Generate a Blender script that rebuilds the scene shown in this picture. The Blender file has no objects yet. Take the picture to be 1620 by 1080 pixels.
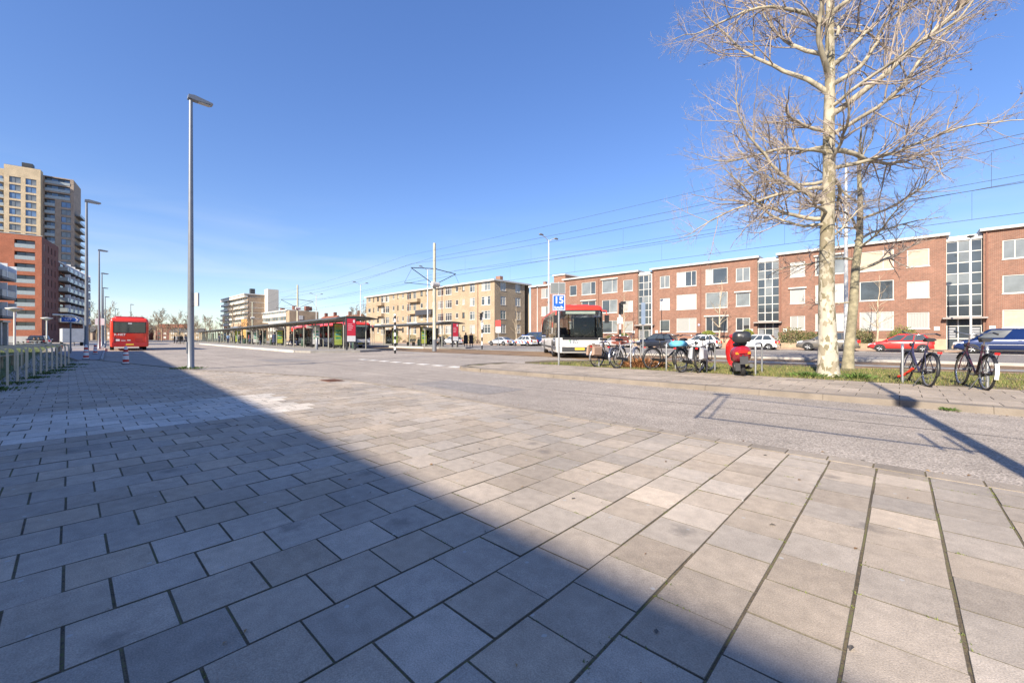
import bpy, math, random
from mathutils import Vector, Matrix, noise as mnoise
R = math.radians
rnd = random.Random(7)
sc = bpy.context.scene
col = sc.collection

# ---------------------------------------------------------------- camera, sky, sun, exposure
CAMH = 1.07
cd = bpy.data.cameras.new('camera'); cam = bpy.data.objects.new('camera', cd); col.objects.link(cam)
cam.location = (0, 0, CAMH); cam.rotation_euler = (R(90), 0, R(43.1))
cd.sensor_width = 36; cd.lens = 36*655/1620; cd.shift_y = -5/1620
cd.clip_start = 0.05; cd.clip_end = 6000
sc.camera = cam
SUN_EL, SUN_PHI = 31.0, 10.0          # the sun stands behind the camera, a little to the right
w = bpy.data.worlds.new('World'); sc.world = w; w.use_nodes = True
nt = w.node_tree; nt.nodes.clear()
sky = nt.nodes.new('ShaderNodeTexSky'); sky.sky_type = 'NISHITA'; sky.sun_disc = False
sky.sun_elevation = R(SUN_EL); sky.sun_rotation = R(180-SUN_PHI); sky.altitude = 0
sky.air_density = 1.0; sky.dust_density = 0.25; sky.ozone_density = 4.0
bg = nt.nodes.new('ShaderNodeBackground'); bg.inputs[1].default_value = 0.128
out = nt.nodes.new('ShaderNodeOutputWorld')
nt.links.new(sky.outputs[0], bg.inputs[0])
# thin cirrus wisps low in the sky, the same all the way round
tc = nt.nodes.new('ShaderNodeTexCoord'); mp = nt.nodes.new('ShaderNodeMapping'); mp.inputs['Scale'].default_value = (1.6, 1.6, 9)
nz = nt.nodes.new('ShaderNodeTexNoise'); nz.inputs['Scale'].default_value = 2.2; nz.inputs['Detail'].default_value = 7; nz.inputs['Distortion'].default_value = .6
sx = nt.nodes.new('ShaderNodeSeparateXYZ')
r1 = nt.nodes.new('ShaderNodeMapRange'); r1.inputs['From Min'].default_value = .46; r1.inputs['From Max'].default_value = .78; r1.inputs['To Max'].default_value = .5
r2 = nt.nodes.new('ShaderNodeMapRange'); r2.inputs['From Min'].default_value = .0; r2.inputs['From Max'].default_value = .3; r2.inputs['To Min'].default_value = 1; r2.inputs['To Max'].default_value = 0
mu = nt.nodes.new('ShaderNodeMath'); mu.operation = 'MULTIPLY'
mx = nt.nodes.new('ShaderNodeMix'); mx.data_type = 'RGBA'; mx.inputs[7].default_value = (3.6, 3.75, 3.95, 1)
nt.links.new(tc.outputs['Generated'], mp.inputs[0]); nt.links.new(mp.outputs[0], nz.inputs['Vector'])
nt.links.new(tc.outputs['Generated'], sx.inputs[0]); nt.links.new(nz.outputs[0], r1.inputs[0]); nt.links.new(sx.outputs[2], r2.inputs[0])
nt.links.new(r1.outputs[0], mu.inputs[0]); nt.links.new(r2.outputs[0], mu.inputs[1]); nt.links.new(mu.outputs[0], mx.inputs[0])
hs = nt.nodes.new('ShaderNodeHueSaturation'); hs.inputs['Hue'].default_value = .518; hs.inputs['Saturation'].default_value = 1.33; hs.inputs['Value'].default_value = 1.17
gm_ = nt.nodes.new('ShaderNodeGamma'); gm_.inputs[1].default_value = .72
nt.links.new(sky.outputs[0], gm_.inputs[0]); nt.links.new(gm_.outputs[0], hs.inputs['Color']); nt.links.new(hs.outputs[0], mx.inputs[6]); nt.links.new(mx.outputs[2], bg.inputs[0])
nt.links.new(bg.outputs[0], out.inputs[0])
sl = bpy.data.lights.new('sun', 'SUN'); sun = bpy.data.objects.new('sun', sl); col.objects.link(sun)
sl.energy = 4.6; sl.angle = R(0.53); sl.color = (1, .89, .73)
sun.location = (10, -60, 40); sun.rotation_euler = (R(90-SUN_EL), 0, R(SUN_PHI))
vs = sc.view_settings; vs.view_transform = 'Standard'; vs.look = 'None'; vs.gamma = 1; vs.exposure = 1.1
vs.use_curve_mapping = False
try:
    sc.cycles.use_denoising = True; sc.cycles.max_bounces = 6; sc.cycles.transparent_max_bounces = 16
except Exception: pass

# ---------------------------------------------------------------- helpers
_mats = {}
def _mk(name):
    m = bpy.data.materials.new(name); m.use_nodes = True
    n = m.node_tree; b = n.nodes['Principled BSDF']
    return m, n, b
def mat(name, c=(.5,.5,.5), rough=.6, metal=0, var=.12, scale=3, bump=0, bscale=60, coat=0, spec=.5, emit=0, world=False):
    """a plain procedural material: colour broken up by noise, a little relief"""
    if name in _mats: return _mats[name]
    m, n, b = _mk(name); L = n.links.new
    t = n.nodes.new('ShaderNodeNewGeometry') if world else n.nodes.new('ShaderNodeTexCoord')
    src = t.outputs['Position'] if world else t.outputs['Object']
    nz = n.nodes.new('ShaderNodeTexNoise'); nz.inputs['Scale'].default_value = scale; nz.inputs['Detail'].default_value = 5
    L(src, nz.inputs['Vector'])
    mr = n.nodes.new('ShaderNodeMapRange'); mr.inputs['From Min'].default_value = .25; mr.inputs['From Max'].default_value = .75
    mr.inputs['To Min'].default_value = 1-var; mr.inputs['To Max'].default_value = 1+var
    L(nz.outputs[0], mr.inputs[0])
    mx = n.nodes.new('ShaderNodeMix'); mx.data_type = 'RGBA'; mx.blend_type = 'MULTIPLY'; mx.inputs[0].default_value = 1
    mx.inputs[6].default_value = (*c, 1); L(mr.outputs[0], mx.inputs[7]); L(mx.outputs[2], b.inputs['Base Color'])
    b.inputs['Roughness'].default_value = rough; b.inputs['Metallic'].default_value = metal
    b.inputs['Specular IOR Level'].default_value = spec; b.inputs['Coat Weight'].default_value = coat
    if emit:
        b.inputs['Emission Color'].default_value = (*c, 1); b.inputs['Emission Strength'].default_value = emit
    if bump:
        n2 = n.nodes.new('ShaderNodeTexNoise'); n2.inputs['Scale'].default_value = bscale; n2.inputs['Detail'].default_value = 4
        L(src, n2.inputs['Vector']); bp = n.nodes.new('ShaderNodeBump'); bp.inputs['Strength'].default_value = bump; bp.inputs['Distance'].default_value = .02
        L(n2.outputs[0], bp.inputs['Height']); L(bp.outputs[0], b.inputs['Normal'])
    _mats[name] = m; return m

class MB:
    """collects shapes into one mesh"""
    def __init__(s): s.v = []; s.f = []; s.m = []; s.t = []; s.sm = []
    def add(s, vs, fs, m=0, tint=None, smooth=False):
        o = len(s.v); s.v.extend(vs)
        for f in fs:
            s.f.append([i+o for i in f]); s.m.append(m); s.t.append(tint); s.sm.append(smooth)
    def box(s, x0, x1, y0, y1, z0, z1, m=0, tint=None):
        s.add([(x0,y0,z0),(x1,y0,z0),(x1,y1,z0),(x0,y1,z0),(x0,y0,z1),(x1,y0,z1),(x1,y1,z1),(x0,y1,z1)],
              [(0,3,2,1),(4,5,6,7),(0,1,5,4),(1,2,6,5),(2,3,7,6),(3,0,4,7)], m, tint)
    def cbox(s, c, d, m=0, rz=0, ch=0):
        hx, hy, hz = d[0]/2, d[1]/2, d[2]/2; ca, sa = math.cos(rz), math.sin(rz)
        P = []
        for (x, y, z) in [(-hx,-hy,-hz),(hx,-hy,-hz),(hx,hy,-hz),(-hx,hy,-hz),(-hx,-hy,hz),(hx,-hy,hz),(hx,hy,hz),(-hx,hy,hz)]:
            P.append((c[0]+x*ca-y*sa, c[1]+x*sa+y*ca, c[2]+z))
        s.add(P, [(0,3,2,1),(4,5,6,7),(0,1,5,4),(1,2,6,5),(2,3,7,6),(3,0,4,7)], m)
    def quad(s, a, b, c, d, m=0, tint=None): s.add([a,b,c,d], [(0,1,2,3)], m, tint)
    def tube(s, pts, rad, n=8, m=0, cap=True, smooth=True):
        pts = [Vector(p) for p in pts]; k = len(pts)
        if not hasattr(rad, '__len__'): rad = [rad]*k
        rings = []; up = None; V = []
        for i in range(k):
            d = (pts[min(i+1, k-1)]-pts[max(i-1, 0)])
            if d.length < 1e-9: d = Vector((0,0,1))
            d.normalize()
            if up is None:
                up = Vector((0,0,1)) if abs(d.z) < .9 else Vector((1,0,0))
            a = d.cross(up)
            if a.length < 1e-6: a = d.orthogonal()
            a.normalize(); b = a.cross(d).normalized(); up = b
            for j in range(n):
                t = 2*math.pi*j/n
                V.append(tuple(pts[i]+a*math.cos(t)*rad[i]+b*math.sin(t)*rad[i]))
        F = []
        for i in range(k-1):
            for j in range(n):
                F.append((i*n+j, i*n+(j+1) % n, (i+1)*n+(j+1) % n, (i+1)*n+j))
        s.add(V, F, m, None, smooth)
        if cap:
            s.add([V[j] for j in range(n)], [tuple(reversed(range(n)))], m)
            s.add([V[(k-1)*n+j] for j in range(n)], [tuple(range(n))], m)
    def cyl(s, p, q, r, n=12, m=0, r2=None): s.tube([p, q], [r, r if r2 is None else r2], n, m)
    def lathe(s, prof, n=12, c=(0,0,0), m=0, sx=1, sy=1, smooth=True):
        V = []; F = []
        for (r, z) in prof:
            for j in range(n):
                t = 2*math.pi*j/n; V.append((c[0]+r*sx*math.cos(t), c[1]+r*sy*math.sin(t), c[2]+z))
        for i in range(len(prof)-1):
            for j in range(n): F.append((i*n+j, i*n+(j+1) % n, (i+1)*n+(j+1) % n, (i+1)*n+j))
        s.add(V, F, m, None, smooth)
        k = (len(prof)-1)*n
        s.add(V[:n], [tuple(reversed(range(n)))], m); s.add(V[k:], [tuple(range(n))], m)
    def loft(s, rings, m=0, smooth=True, caps=True):
        n = len(rings[0]); V = [p for r in rings for p in r]; F = []
        for i in range(len(rings)-1):
            for j in range(n): F.append((i*n+j, i*n+(j+1) % n, (i+1)*n+(j+1) % n, (i+1)*n+j))
        s.add(V, F, m, None, smooth)
        if caps:
            s.add(list(rings[0]), [tuple(reversed(range(n)))], m); s.add(list(rings[-1]), [tuple(range(n))], m)
    def prism(s, poly, z0, z1, m=0):
        n = len(poly); V = [(x,y,z0) for x,y in poly]+[(x,y,z1) for x,y in poly]
        F = [tuple(reversed(range(n))), tuple(range(n, 2*n))]+[(i,(i+1)%n,n+(i+1)%n,n+i) for i in range(n)]
        s.add(V, F, m)
    def xprism(s, poly, x0, x1, m=0, axis='x'):
        """polygon in (a,z) pushed along the other horizontal axis"""
        n = len(poly)
        if axis == 'x': V = [(x0,a,z) for a,z in poly]+[(x1,a,z) for a,z in poly]
        else: V = [(a,x0,z) for a,z in poly]+[(a,x1,z) for a,z in poly]
        F = [tuple(range(n)), tuple(reversed(range(n, 2*n)))]+[((i+1)%n,i,n+i,n+(i+1)%n) for i in range(n)]
        s.add(V, F, m)
    def sphere(s, c, r, n=10, k=6, m=0, sz=1, sx=1, sy=1):
        s.lathe([(max(1e-4, r*math.sin(math.pi*i/k)), -r*sz*math.cos(math.pi*i/k)) for i in range(k+1)], n, c, m, sx, sy)
    def torus(s, c, R_, r, n=28, k=8, m=0, axis='y'):
        V = []; F = []
        for i in range(n):
            t = 2*math.pi*i/n
            for j in range(k):
                a = 2*math.pi*j/k; q = R_+r*math.cos(a); z = r*math.sin(a)
                if axis == 'y': V.append((c[0]+q*math.cos(t), c[1]+z, c[2]+q*math.sin(t)))
                else: V.append((c[0]+q*math.cos(t), c[1]+q*math.sin(t), c[2]+z))
        for i in range(n):
            for j in range(k): F.append((i*k+j, i*k+(j+1)%k, ((i+1)%n)*k+(j+1)%k, ((i+1)%n)*k+j))
        s.add(V, F, m, None, True)
    def mesh(s, name, mats):
        me = bpy.data.meshes.new(name); me.from_pydata([tuple(p) for p in s.v], [], s.f)
        if not isinstance(mats, (list, tuple)): mats = [mats]
        for x in mats: me.materials.append(x)
        me.polygons.foreach_set('material_index', s.m)
        me.polygons.foreach_set('use_smooth', s.sm)
        if any(t is not None for t in s.t):
            ca = me.color_attributes.new('tint', 'FLOAT_COLOR', 'CORNER'); buf = []
            for f, t in zip(s.f, s.t):
                t = t or (1,1,1); buf.extend([t[0],t[1],t[2],1]*len(f))
            ca.data.foreach_set('color', buf)
        me.update(); return me
    def build(s, name, mats, parent=None, loc=None, rot=None):
        return link(name, s.mesh(name, mats), parent, loc, rot)
def link(name, me, parent=None, loc=None, rot=None):
    o = bpy.data.objects.new(name, me); col.objects.link(o)
    if parent: o.parent = parent
    if loc: o.location = loc
    if rot: o.rotation_euler = rot
    return o
def tag(o, label=None, cat=None, group=None, kind=None):
    if label: o['label'] = label
    if cat: o['category'] = cat
    if group: o['group'] = group
    if kind: o['kind'] = kind
    return o
def thing(name, label, cat, loc=(0,0,0), rz=0, group=None):
    o = bpy.data.objects.new(name, None); o.empty_display_size = .2; col.objects.link(o)
    o.location = loc; o.rotation_euler = (0, 0, rz)
    return tag(o, label, cat, group)
def copy_tree(o, parent=None):
    c = o.copy(); col.objects.link(c)
    if parent: c.parent = parent
    for ch in o.children: copy_tree(ch, c)
    return c
def text(name, s, size, m, parent, loc, rot, ext=.002, align='CENTER', sx=1):
    cu = bpy.data.curves.new('t', 'FONT'); cu.body = s; cu.size = size; cu.align_x = align; cu.align_y = 'CENTER'; cu.extrude = ext; cu.offset = size*.012
    cu.resolution_u = 3
    o = bpy.data.objects.new('t', cu); col.objects.link(o); bpy.context.view_layer.update()
    me = bpy.data.meshes.new_from_object(o.evaluated_get(bpy.context.evaluated_depsgraph_get()))
    bpy.data.objects.remove(o); bpy.data.curves.remove(cu)
    me.materials.clear(); me.materials.append(m); me.name = name
    t = link(name, me, parent, loc, rot); t.scale = (sx, 1, 1); return t
def ground_xy(u, d):   # not a picture trick: a bearing and a depth give a map position
    return (.73*u-.683*d, .683*u+.73*d)

# ---------------------------------------------------------------- materials with a structure of their own
def tile_mat():
    m, n, b = _mk('concrete_tile'); L = n.links.new
    g = n.nodes.new('ShaderNodeNewGeometry'); a = n.nodes.new('ShaderNodeVertexColor'); a.layer_name = 'tint'
    oi = n.nodes.new('ShaderNodeObjectInfo')
    def noise(sc_, det=6):
        x = n.nodes.new('ShaderNodeTexNoise'); x.inputs['Scale'].default_value = sc_; x.inputs['Detail'].default_value = det; L(g.outputs['Position'], x.inputs['Vector']); return x
    def rng(src, a0, a1, b0, b1):
        r = n.nodes.new('ShaderNodeMapRange'); r.inputs[1].default_value = a0; r.inputs[2].default_value = a1; r.inputs[3].default_value = b0; r.inputs[4].default_value = b1; L(src, r.inputs[0]); return r.outputs[0]
    def mul(x, y):
        q = n.nodes.new('ShaderNodeMath'); q.operation = 'MULTIPLY'; L(x, q.inputs[0]); L(y, q.inputs[1]); return q.outputs[0]
    f = mul(rng(noise(.9).outputs[0], .3, .7, .8, 1.14), rng(noise(14).outputs[0], .3, .7, .88, 1.12))
    f = mul(f, rng(noise(190, 3).outputs[0], .25, .75, .7, 1.3))
    pt = n.nodes.new('ShaderNodeTexVoronoi'); pt.inputs['Scale'].default_value = 240; L(g.outputs['Position'], pt.inputs['Vector'])
    f = mul(f, rng(pt.outputs['Distance'], .0, .25, .72, 1.0))
    f = mul(f, rng(oi.outputs['Random'], 0, 1, .9, 1.1))
    mx = n.nodes.new('ShaderNodeMix'); mx.data_type = 'RGBA'; mx.blend_type = 'MULTIPLY'; mx.inputs[0].default_value = 1
    L(a.outputs[0], mx.inputs[6]); L(f, mx.inputs[7])
    # flattened chewing gum spots
    vo = n.nodes.new('ShaderNodeTexVoronoi'); vo.voronoi_dimensions = '2D'; vo.inputs['Scale'].default_value = 2.1; vo.inputs['Randomness'].default_value = 1
    L(g.outputs['Position'], vo.inputs['Vector'])
    wob = n.nodes.new('ShaderNodeMath'); wob.operation = 'ADD'; L(vo.outputs['Distance'], wob.inputs[0]); L(rng(noise(60, 2).outputs[0], 0, 1, -.012, .012), wob.inputs[1])
    gum = rng(wob.outputs[0], .016, .022, .8, 0)
    m2 = n.nodes.new('ShaderNodeMix'); m2.data_type = 'RGBA'; m2.inputs[7].default_value = (.42,.41,.39,1); L(gum, m2.inputs[0]); L(mx.outputs[2], m2.inputs[6])
    # darker stains
    v2 = n.nodes.new('ShaderNodeTexVoronoi'); v2.voronoi_dimensions = '2D'; v2.inputs['Scale'].default_value = .8; L(g.outputs['Position'], v2.inputs['Vector'])
    w2 = n.nodes.new('ShaderNodeMath'); w2.operation = 'ADD'; L(v2.outputs['Distance'], w2.inputs[0]); L(rng(noise(25, 3).outputs[0], 0, 1, -.05, .05), w2.inputs[1])
    m3 = n.nodes.new('ShaderNodeMix'); m3.data_type = 'RGBA'; m3.inputs[7].default_value = (.08,.075,.07,1); L(rng(w2.outputs[0], .015, .07, .45, 0), m3.inputs[0]); L(m2.outputs[2], m3.inputs[6])
    L(m3.outputs[2], b.inputs['Base Color']); b.inputs['Roughness'].default_value = .8
    bp = n.nodes.new('ShaderNodeBump'); bp.inputs['Strength'].default_value = .5; bp.inputs['Distance'].default_value = .0035
    bh = n.nodes.new('ShaderNodeMath'); bh.operation = 'ADD'; L(noise(160, 4).outputs[0], bh.inputs[0]); L(rng(pt.outputs['Distance'], 0, .3, 0, .5), bh.inputs[1])
    L(bh.outputs[0], bp.inputs['Height']); L(bp.outputs[0], b.inputs['Normal'])
    return m
TILE = tile_mat()
def asphalt_mat(name, c1, c2, c3, sc_=95, patch=.12):
    m, n, b = _mk(name); L = n.links.new
    g = n.nodes.new('ShaderNodeNewGeometry')
    vo = n.nodes.new('ShaderNodeTexVoronoi'); vo.inputs['Scale'].default_value = sc_; L(g.outputs['Position'], vo.inputs['Vector'])
    sh = n.nodes.new('ShaderNodeSeparateColor'); L(vo.outputs['Color'], sh.inputs[0])
    cr = n.nodes.new('ShaderNodeValToRGB'); e = cr.color_ramp.elements
    e[0].color = (*c1, 1); e[1].color = (*c3, 1); e[1].position = .95; x = e.new(.5); x.color = (*c2, 1); L(sh.outputs[0], cr.inputs[0])
    prev = cr.outputs[0]
    mpp = n.nodes.new('ShaderNodeMapping'); mpp.inputs['Scale'].default_value = (.05, 1, 1); L(g.outputs['Position'], mpp.inputs[0])
    for s_, d, v in ((.35, 6, patch), (2.6, 6, patch*.8), (60, 3, .25), (1.9, 4, .12)):
        nz = n.nodes.new('ShaderNodeTexNoise'); nz.inputs['Scale'].default_value = s_; nz.inputs['Detail'].default_value = d; L(mpp.outputs[0] if s_ == 1.9 else g.outputs['Position'], nz.inputs['Vector'])
        r = n.nodes.new('ShaderNodeMapRange'); r.inputs[1].default_value = .3; r.inputs[2].default_value = .7; r.inputs[3].default_value = 1-v; r.inputs[4].default_value = 1+v; L(nz.outputs[0], r.inputs[0])
        mx = n.nodes.new('ShaderNodeMix'); mx.data_type = 'RGBA'; mx.blend_type = 'MULTIPLY'; mx.inputs[0].default_value = 1; L(prev, mx.inputs[6]); L(r.outputs[0], mx.inputs[7]); prev = mx.outputs[2]
    L(prev, b.inputs['Base Color']); b.inputs['Roughness'].default_value = .85
    bp = n.nodes.new('ShaderNodeBump'); bp.inputs['Strength'].default_value = .6; bp.inputs['Distance'].default_value = .006; L(vo.outputs['Distance'], bp.inputs['Height']); L(bp.outputs[0], b.inputs['Normal'])
    _mats[name] = m; return m
ASPH = asphalt_mat('worn_asphalt', (.2,.172,.144), (.31,.267,.223), (.45,.392,.335), 85)
ASPH2 = asphalt_mat('grey_asphalt', (.16,.147,.132), (.22,.2,.18), (.3,.275,.25), 60)
def brick_mat(name, c1, c2, mortar, sc_=1.0, mort=.012):
    """running bond, in the wall's own coordinates"""
    m, n, b = _mk(name); L = n.links.new
    t = n.nodes.new('ShaderNodeTexCoord'); sp = n.nodes.new('ShaderNodeSeparateXYZ'); L(t.outputs['Object'], sp.inputs[0])
    ad = n.nodes.new('ShaderNodeMath'); ad.operation = 'ADD'; L(sp.outputs[0], ad.inputs[0]); L(sp.outputs[1], ad.inputs[1])
    cb = n.nodes.new('ShaderNodeCombineXYZ'); L(ad.outputs[0], cb.inputs[0]); L(sp.outputs[2], cb.inputs[1])
    br = n.nodes.new('ShaderNodeTexBrick'); br.inputs['Scale'].default_value = 1; br.inputs['Brick Width'].default_value = .22*sc_; br.inputs['Row Height'].default_value = .068*sc_
    br.inputs['Mortar Size'].default_value = mort*sc_; br.inputs['Color1'].default_value = (*c1,1); br.inputs['Color2'].default_value = (*c2,1); br.inputs['Mortar'].default_value = (*mortar,1); br.inputs['Bias'].default_value = .1
    L(cb.outputs[0], br.inputs['Vector']); prev = br.outputs[0]
    for s_, v in ((.5, .14), (3.5, .12)):
        nz = n.nodes.new('ShaderNodeTexNoise'); nz.inputs['Scale'].default_value = s_; nz.inputs['Detail'].default_value = 6; L(t.outputs['Object'], nz.inputs['Vector'])
        r = n.nodes.new('ShaderNodeMapRange'); r.inputs[1].default_value = .3; r.inputs[2].default_value = .7; r.inputs[3].default_value = 1-v; r.inputs[4].default_value = 1+v; L(nz.outputs[0], r.inputs[0])
        mx = n.nodes.new('ShaderNodeMix'); mx.data_type = 'RGBA'; mx.blend_type = 'MULTIPLY'; mx.inputs[0].default_value = 1; L(prev, mx.inputs[6]); L(r.outputs[0], mx.inputs[7]); prev = mx.outputs[2]
    L(prev, b.inputs['Base Color']); b.inputs['Roughness'].default_value = .85
    bp = n.nodes.new('ShaderNodeBump'); bp.inputs['Strength'].default_value = .5; bp.inputs['Distance'].default_value = .01; L(br.outputs['Fac'], bp.inputs['Height']); bp.invert = True; L(bp.outputs[0], b.inputs['Normal'])
    _mats[name] = m; return m
RED_BRICK = brick_mat('red_brown_brick', (.255,.105,.064), (.175,.072,.046), (.28,.195,.15))
TAN_BRICK = brick_mat('tan_brick', (.37,.275,.175), (.3,.22,.137), (.37,.3,.22))
ORANGE_BRICK = brick_mat('orange_red_brick', (.5,.13,.055), (.4,.1,.045), (.36,.16,.1))  # front of the left corner block, its sunlight put into the colour
CREAM_BRICK = brick_mat('cream_brick', (.62,.48,.3), (.54,.41,.26), (.56,.46,.32))
BROWN_BRICK = brick_mat('brown_grey_brick', (.4,.3,.225), (.32,.235,.175), (.38,.31,.25))
DARK_BRICK = brick_mat('dark_red_brick', (.2,.06,.045), (.15,.05,.04), (.18,.1,.08))
def glass_clear():
    m, n, b = _mk('clear_glass'); L = n.links.new
    o = n.nodes['Material Output']; t = n.nodes.new('ShaderNodeBsdfTransparent'); t.inputs[0].default_value = (.86,.92,.9,1)
    g = n.nodes.new('ShaderNodeBsdfGlossy'); g.inputs['Roughness'].default_value = .03; fr = n.nodes.new('ShaderNodeFresnel'); fr.inputs[0].default_value = 1.5
    mx = n.nodes.new('ShaderNodeMixShader'); L(fr.outputs[0], mx.inputs[0]); L(t.outputs[0], mx.inputs[1]); L(g.outputs[0], mx.inputs[2]); L(mx.outputs[0], o.inputs[0]); n.nodes.remove(b)
    return m
CLEAR = glass_clear()
def tinted(name, c, ior=1.7):
    m = CLEAR.copy(); m.name = name
    for q in m.node_tree.nodes:
        if q.type == 'BSDF_TRANSPARENT': q.inputs[0].default_value = (*c, 1)
        if q.type == 'FRESNEL': q.inputs[0].default_value = ior
    return m
GLASS = mat('window_glass', (.05,.06,.07), .04, var=.35, scale=.7, spec=1.0)
GLASS_SKY = mat('painted_sky_glass', (.12,.2,.34), .05, var=.4, scale=.5, spec=1.0)  # blue of a mirrored sky put into the base colour
GLASS_PALE = mat('pale_glass', (.17,.185,.19), .08, var=.3, scale=.8, spec=.9)
def curtain_mat():
    m, n, b = _mk('net_curtain_behind_glass'); L = n.links.new
    t = n.nodes.new('ShaderNodeTexCoord'); wv = n.nodes.new('ShaderNodeTexWave'); wv.inputs['Scale'].default_value = 3.2; wv.inputs['Distortion'].default_value = 1.6; wv.inputs['Detail'].default_value = 2; L(t.outputs['Object'], wv.inputs['Vector'])
    oi = n.nodes.new('ShaderNodeObjectInfo'); cr = n.nodes.new('ShaderNodeMix'); cr.data_type = 'RGBA'; cr.inputs[6].default_value = (.3,.3,.285,1); cr.inputs[7].default_value = (.5,.5,.47,1); L(wv.outputs[1], cr.inputs[0])
    mr = n.nodes.new('ShaderNodeMapRange'); mr.inputs[3].default_value = .65; mr.inputs[4].default_value = 1.1; L(oi.outputs['Random'], mr.inputs[0])
    mx = n.nodes.new('ShaderNodeMix'); mx.data_type = 'RGBA'; mx.blend_type = 'MULTIPLY'; mx.inputs[0].default_value = 1; L(cr.outputs[2], mx.inputs[6]); L(mr.outputs[0], mx.inputs[7]); L(mx.outputs[2], b.inputs['Base Color'])
    b.inputs['Roughness'].default_value = .5; b.inputs['Coat Weight'].default_value = .8; b.inputs['Coat Roughness'].default_value = .04
    return m
CURTAIN = curtain_mat()
BLIND = mat('white_roller_blind', (.58,.57,.55), .4, var=.05, coat=.3)
BEIGE_BLIND = mat('beige_awning_cloth', (.46,.36,.27), .7, var=.1)
WHITE = mat('white_paint', (.54,.53,.5), .45, var=.06, scale=2)
OFFWHITE = mat('off_white_render', (.5,.48,.44), .7, var=.1, scale=1.5)
STONE = mat('sandy_plinth_stone', (.42,.32,.22), .8, var=.18, scale=3, bump=.3)
ROOFING = mat('bitumen_roofing', (.09,.09,.09), .9, var=.2)
GALV = mat('galvanised_steel', (.42,.43,.44), .42, .75, var=.12, scale=9)
GREYPOLE = mat('grey_painted_steel', (.2,.215,.24), .4, .3, var=.08, scale=6)
DARKSTEEL = mat('dark_steel', (.06,.062,.065), .5, .4, var=.15)
BLACK = mat('black_plastic', (.016,.016,.018), .45, var=.2)
RUBBER = mat('tyre_rubber', (.018,.018,.019), .8, var=.3, scale=12)
CONC = mat('concrete', (.36,.345,.32), .85, var=.16, scale=2.5, bump=.25, bscale=40)

# ---------------------------------------------------------------- the setting: ground sheets
def sheet(name, poly, z, m, thick=0, kind='structure', parent=None):
    b = MB()
    if thick: b.prism(poly, z-thick, z)
    else: b.add([(x,y,z) for x,y in poly], [tuple(range(len(poly)))])
    o = b.build(name, m, parent)
    if kind and not parent: tag(o, kind=kind)
    return o
def bed_mat():
    m, n, b = _mk('mossy_joint_sand'); L = n.links.new
    g = n.nodes.new('ShaderNodeNewGeometry')
    nz = n.nodes.new('ShaderNodeTexNoise'); nz.inputs['Scale'].default_value = 2.3; nz.inputs['Detail'].default_value = 8; L(g.outputs['Position'], nz.inputs['Vector'])
    n2 = n.nodes.new('ShaderNodeTexNoise'); n2.inputs['Scale'].default_value = 110; n2.inputs['Detail'].default_value = 2; L(g.outputs['Position'], n2.inputs['Vector'])
    ad = n.nodes.new('ShaderNodeMath'); ad.operation = 'ADD'; L(nz.outputs[0], ad.inputs[0]); L(n2.outputs[0], ad.inputs[1])
    cr = n.nodes.new('ShaderNodeValToRGB'); e = cr.color_ramp.elements; e[0].position = .42; e[0].color = (.075,.06,.042,1); e[1].position = .62; e[1].color = (.12,.145,.04,1)
    x = e.new(.52); x.color = (.15,.115,.07,1)
    hf = n.nodes.new('ShaderNodeMath'); hf.operation = 'MULTIPLY'; hf.inputs[1].default_value = .5; L(ad.outputs[0], hf.inputs[0]); L(hf.outputs[0], cr.inputs[0]); L(cr.outputs[0], b.inputs['Base Color']); b.inputs['Roughness'].default_value = .95
    return m
BED = bed_mat()
SOIL = mat('verge_soil', (.13,.1,.055), .95, var=.4, scale=2.2, bump=.5, bscale=30, world=True)
TURF = mat('short_turf', (.085,.115,.03), .95, var=.45, scale=1.7, bump=.5, bscale=40, world=True)
RUST = mat('rusty_track_paving', (.27,.18,.1), .9, var=.3, scale=.9, bump=.3, bscale=30, world=True)
RUST2 = mat('rust_dust_on_paving', (.19,.105,.055), .9, var=.3, scale=1.5, world=True)
PAVE2 = mat('grey_paving', (.27,.255,.235), .88, var=.18, scale=2.5, bump=.3, bscale=25, world=True)
LINE = mat('worn_road_paint', (.68,.67,.63), .7, var=.3, scale=14, world=True)
RAILM = mat('polished_rail', (.3,.27,.24), .35, .8, var=.2, scale=3, world=True)

sheet('ground', [(-2500,-1500),(1500,-1500),(1500,2500),(-2500,2500)], -.09, mat('far_ground', (.17,.165,.15), .95, var=.3, scale=.05, world=True))
sheet('road', [(-260,-3),(60,-3),(60,19),(-260,34)], -.03, ASPH)
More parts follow.
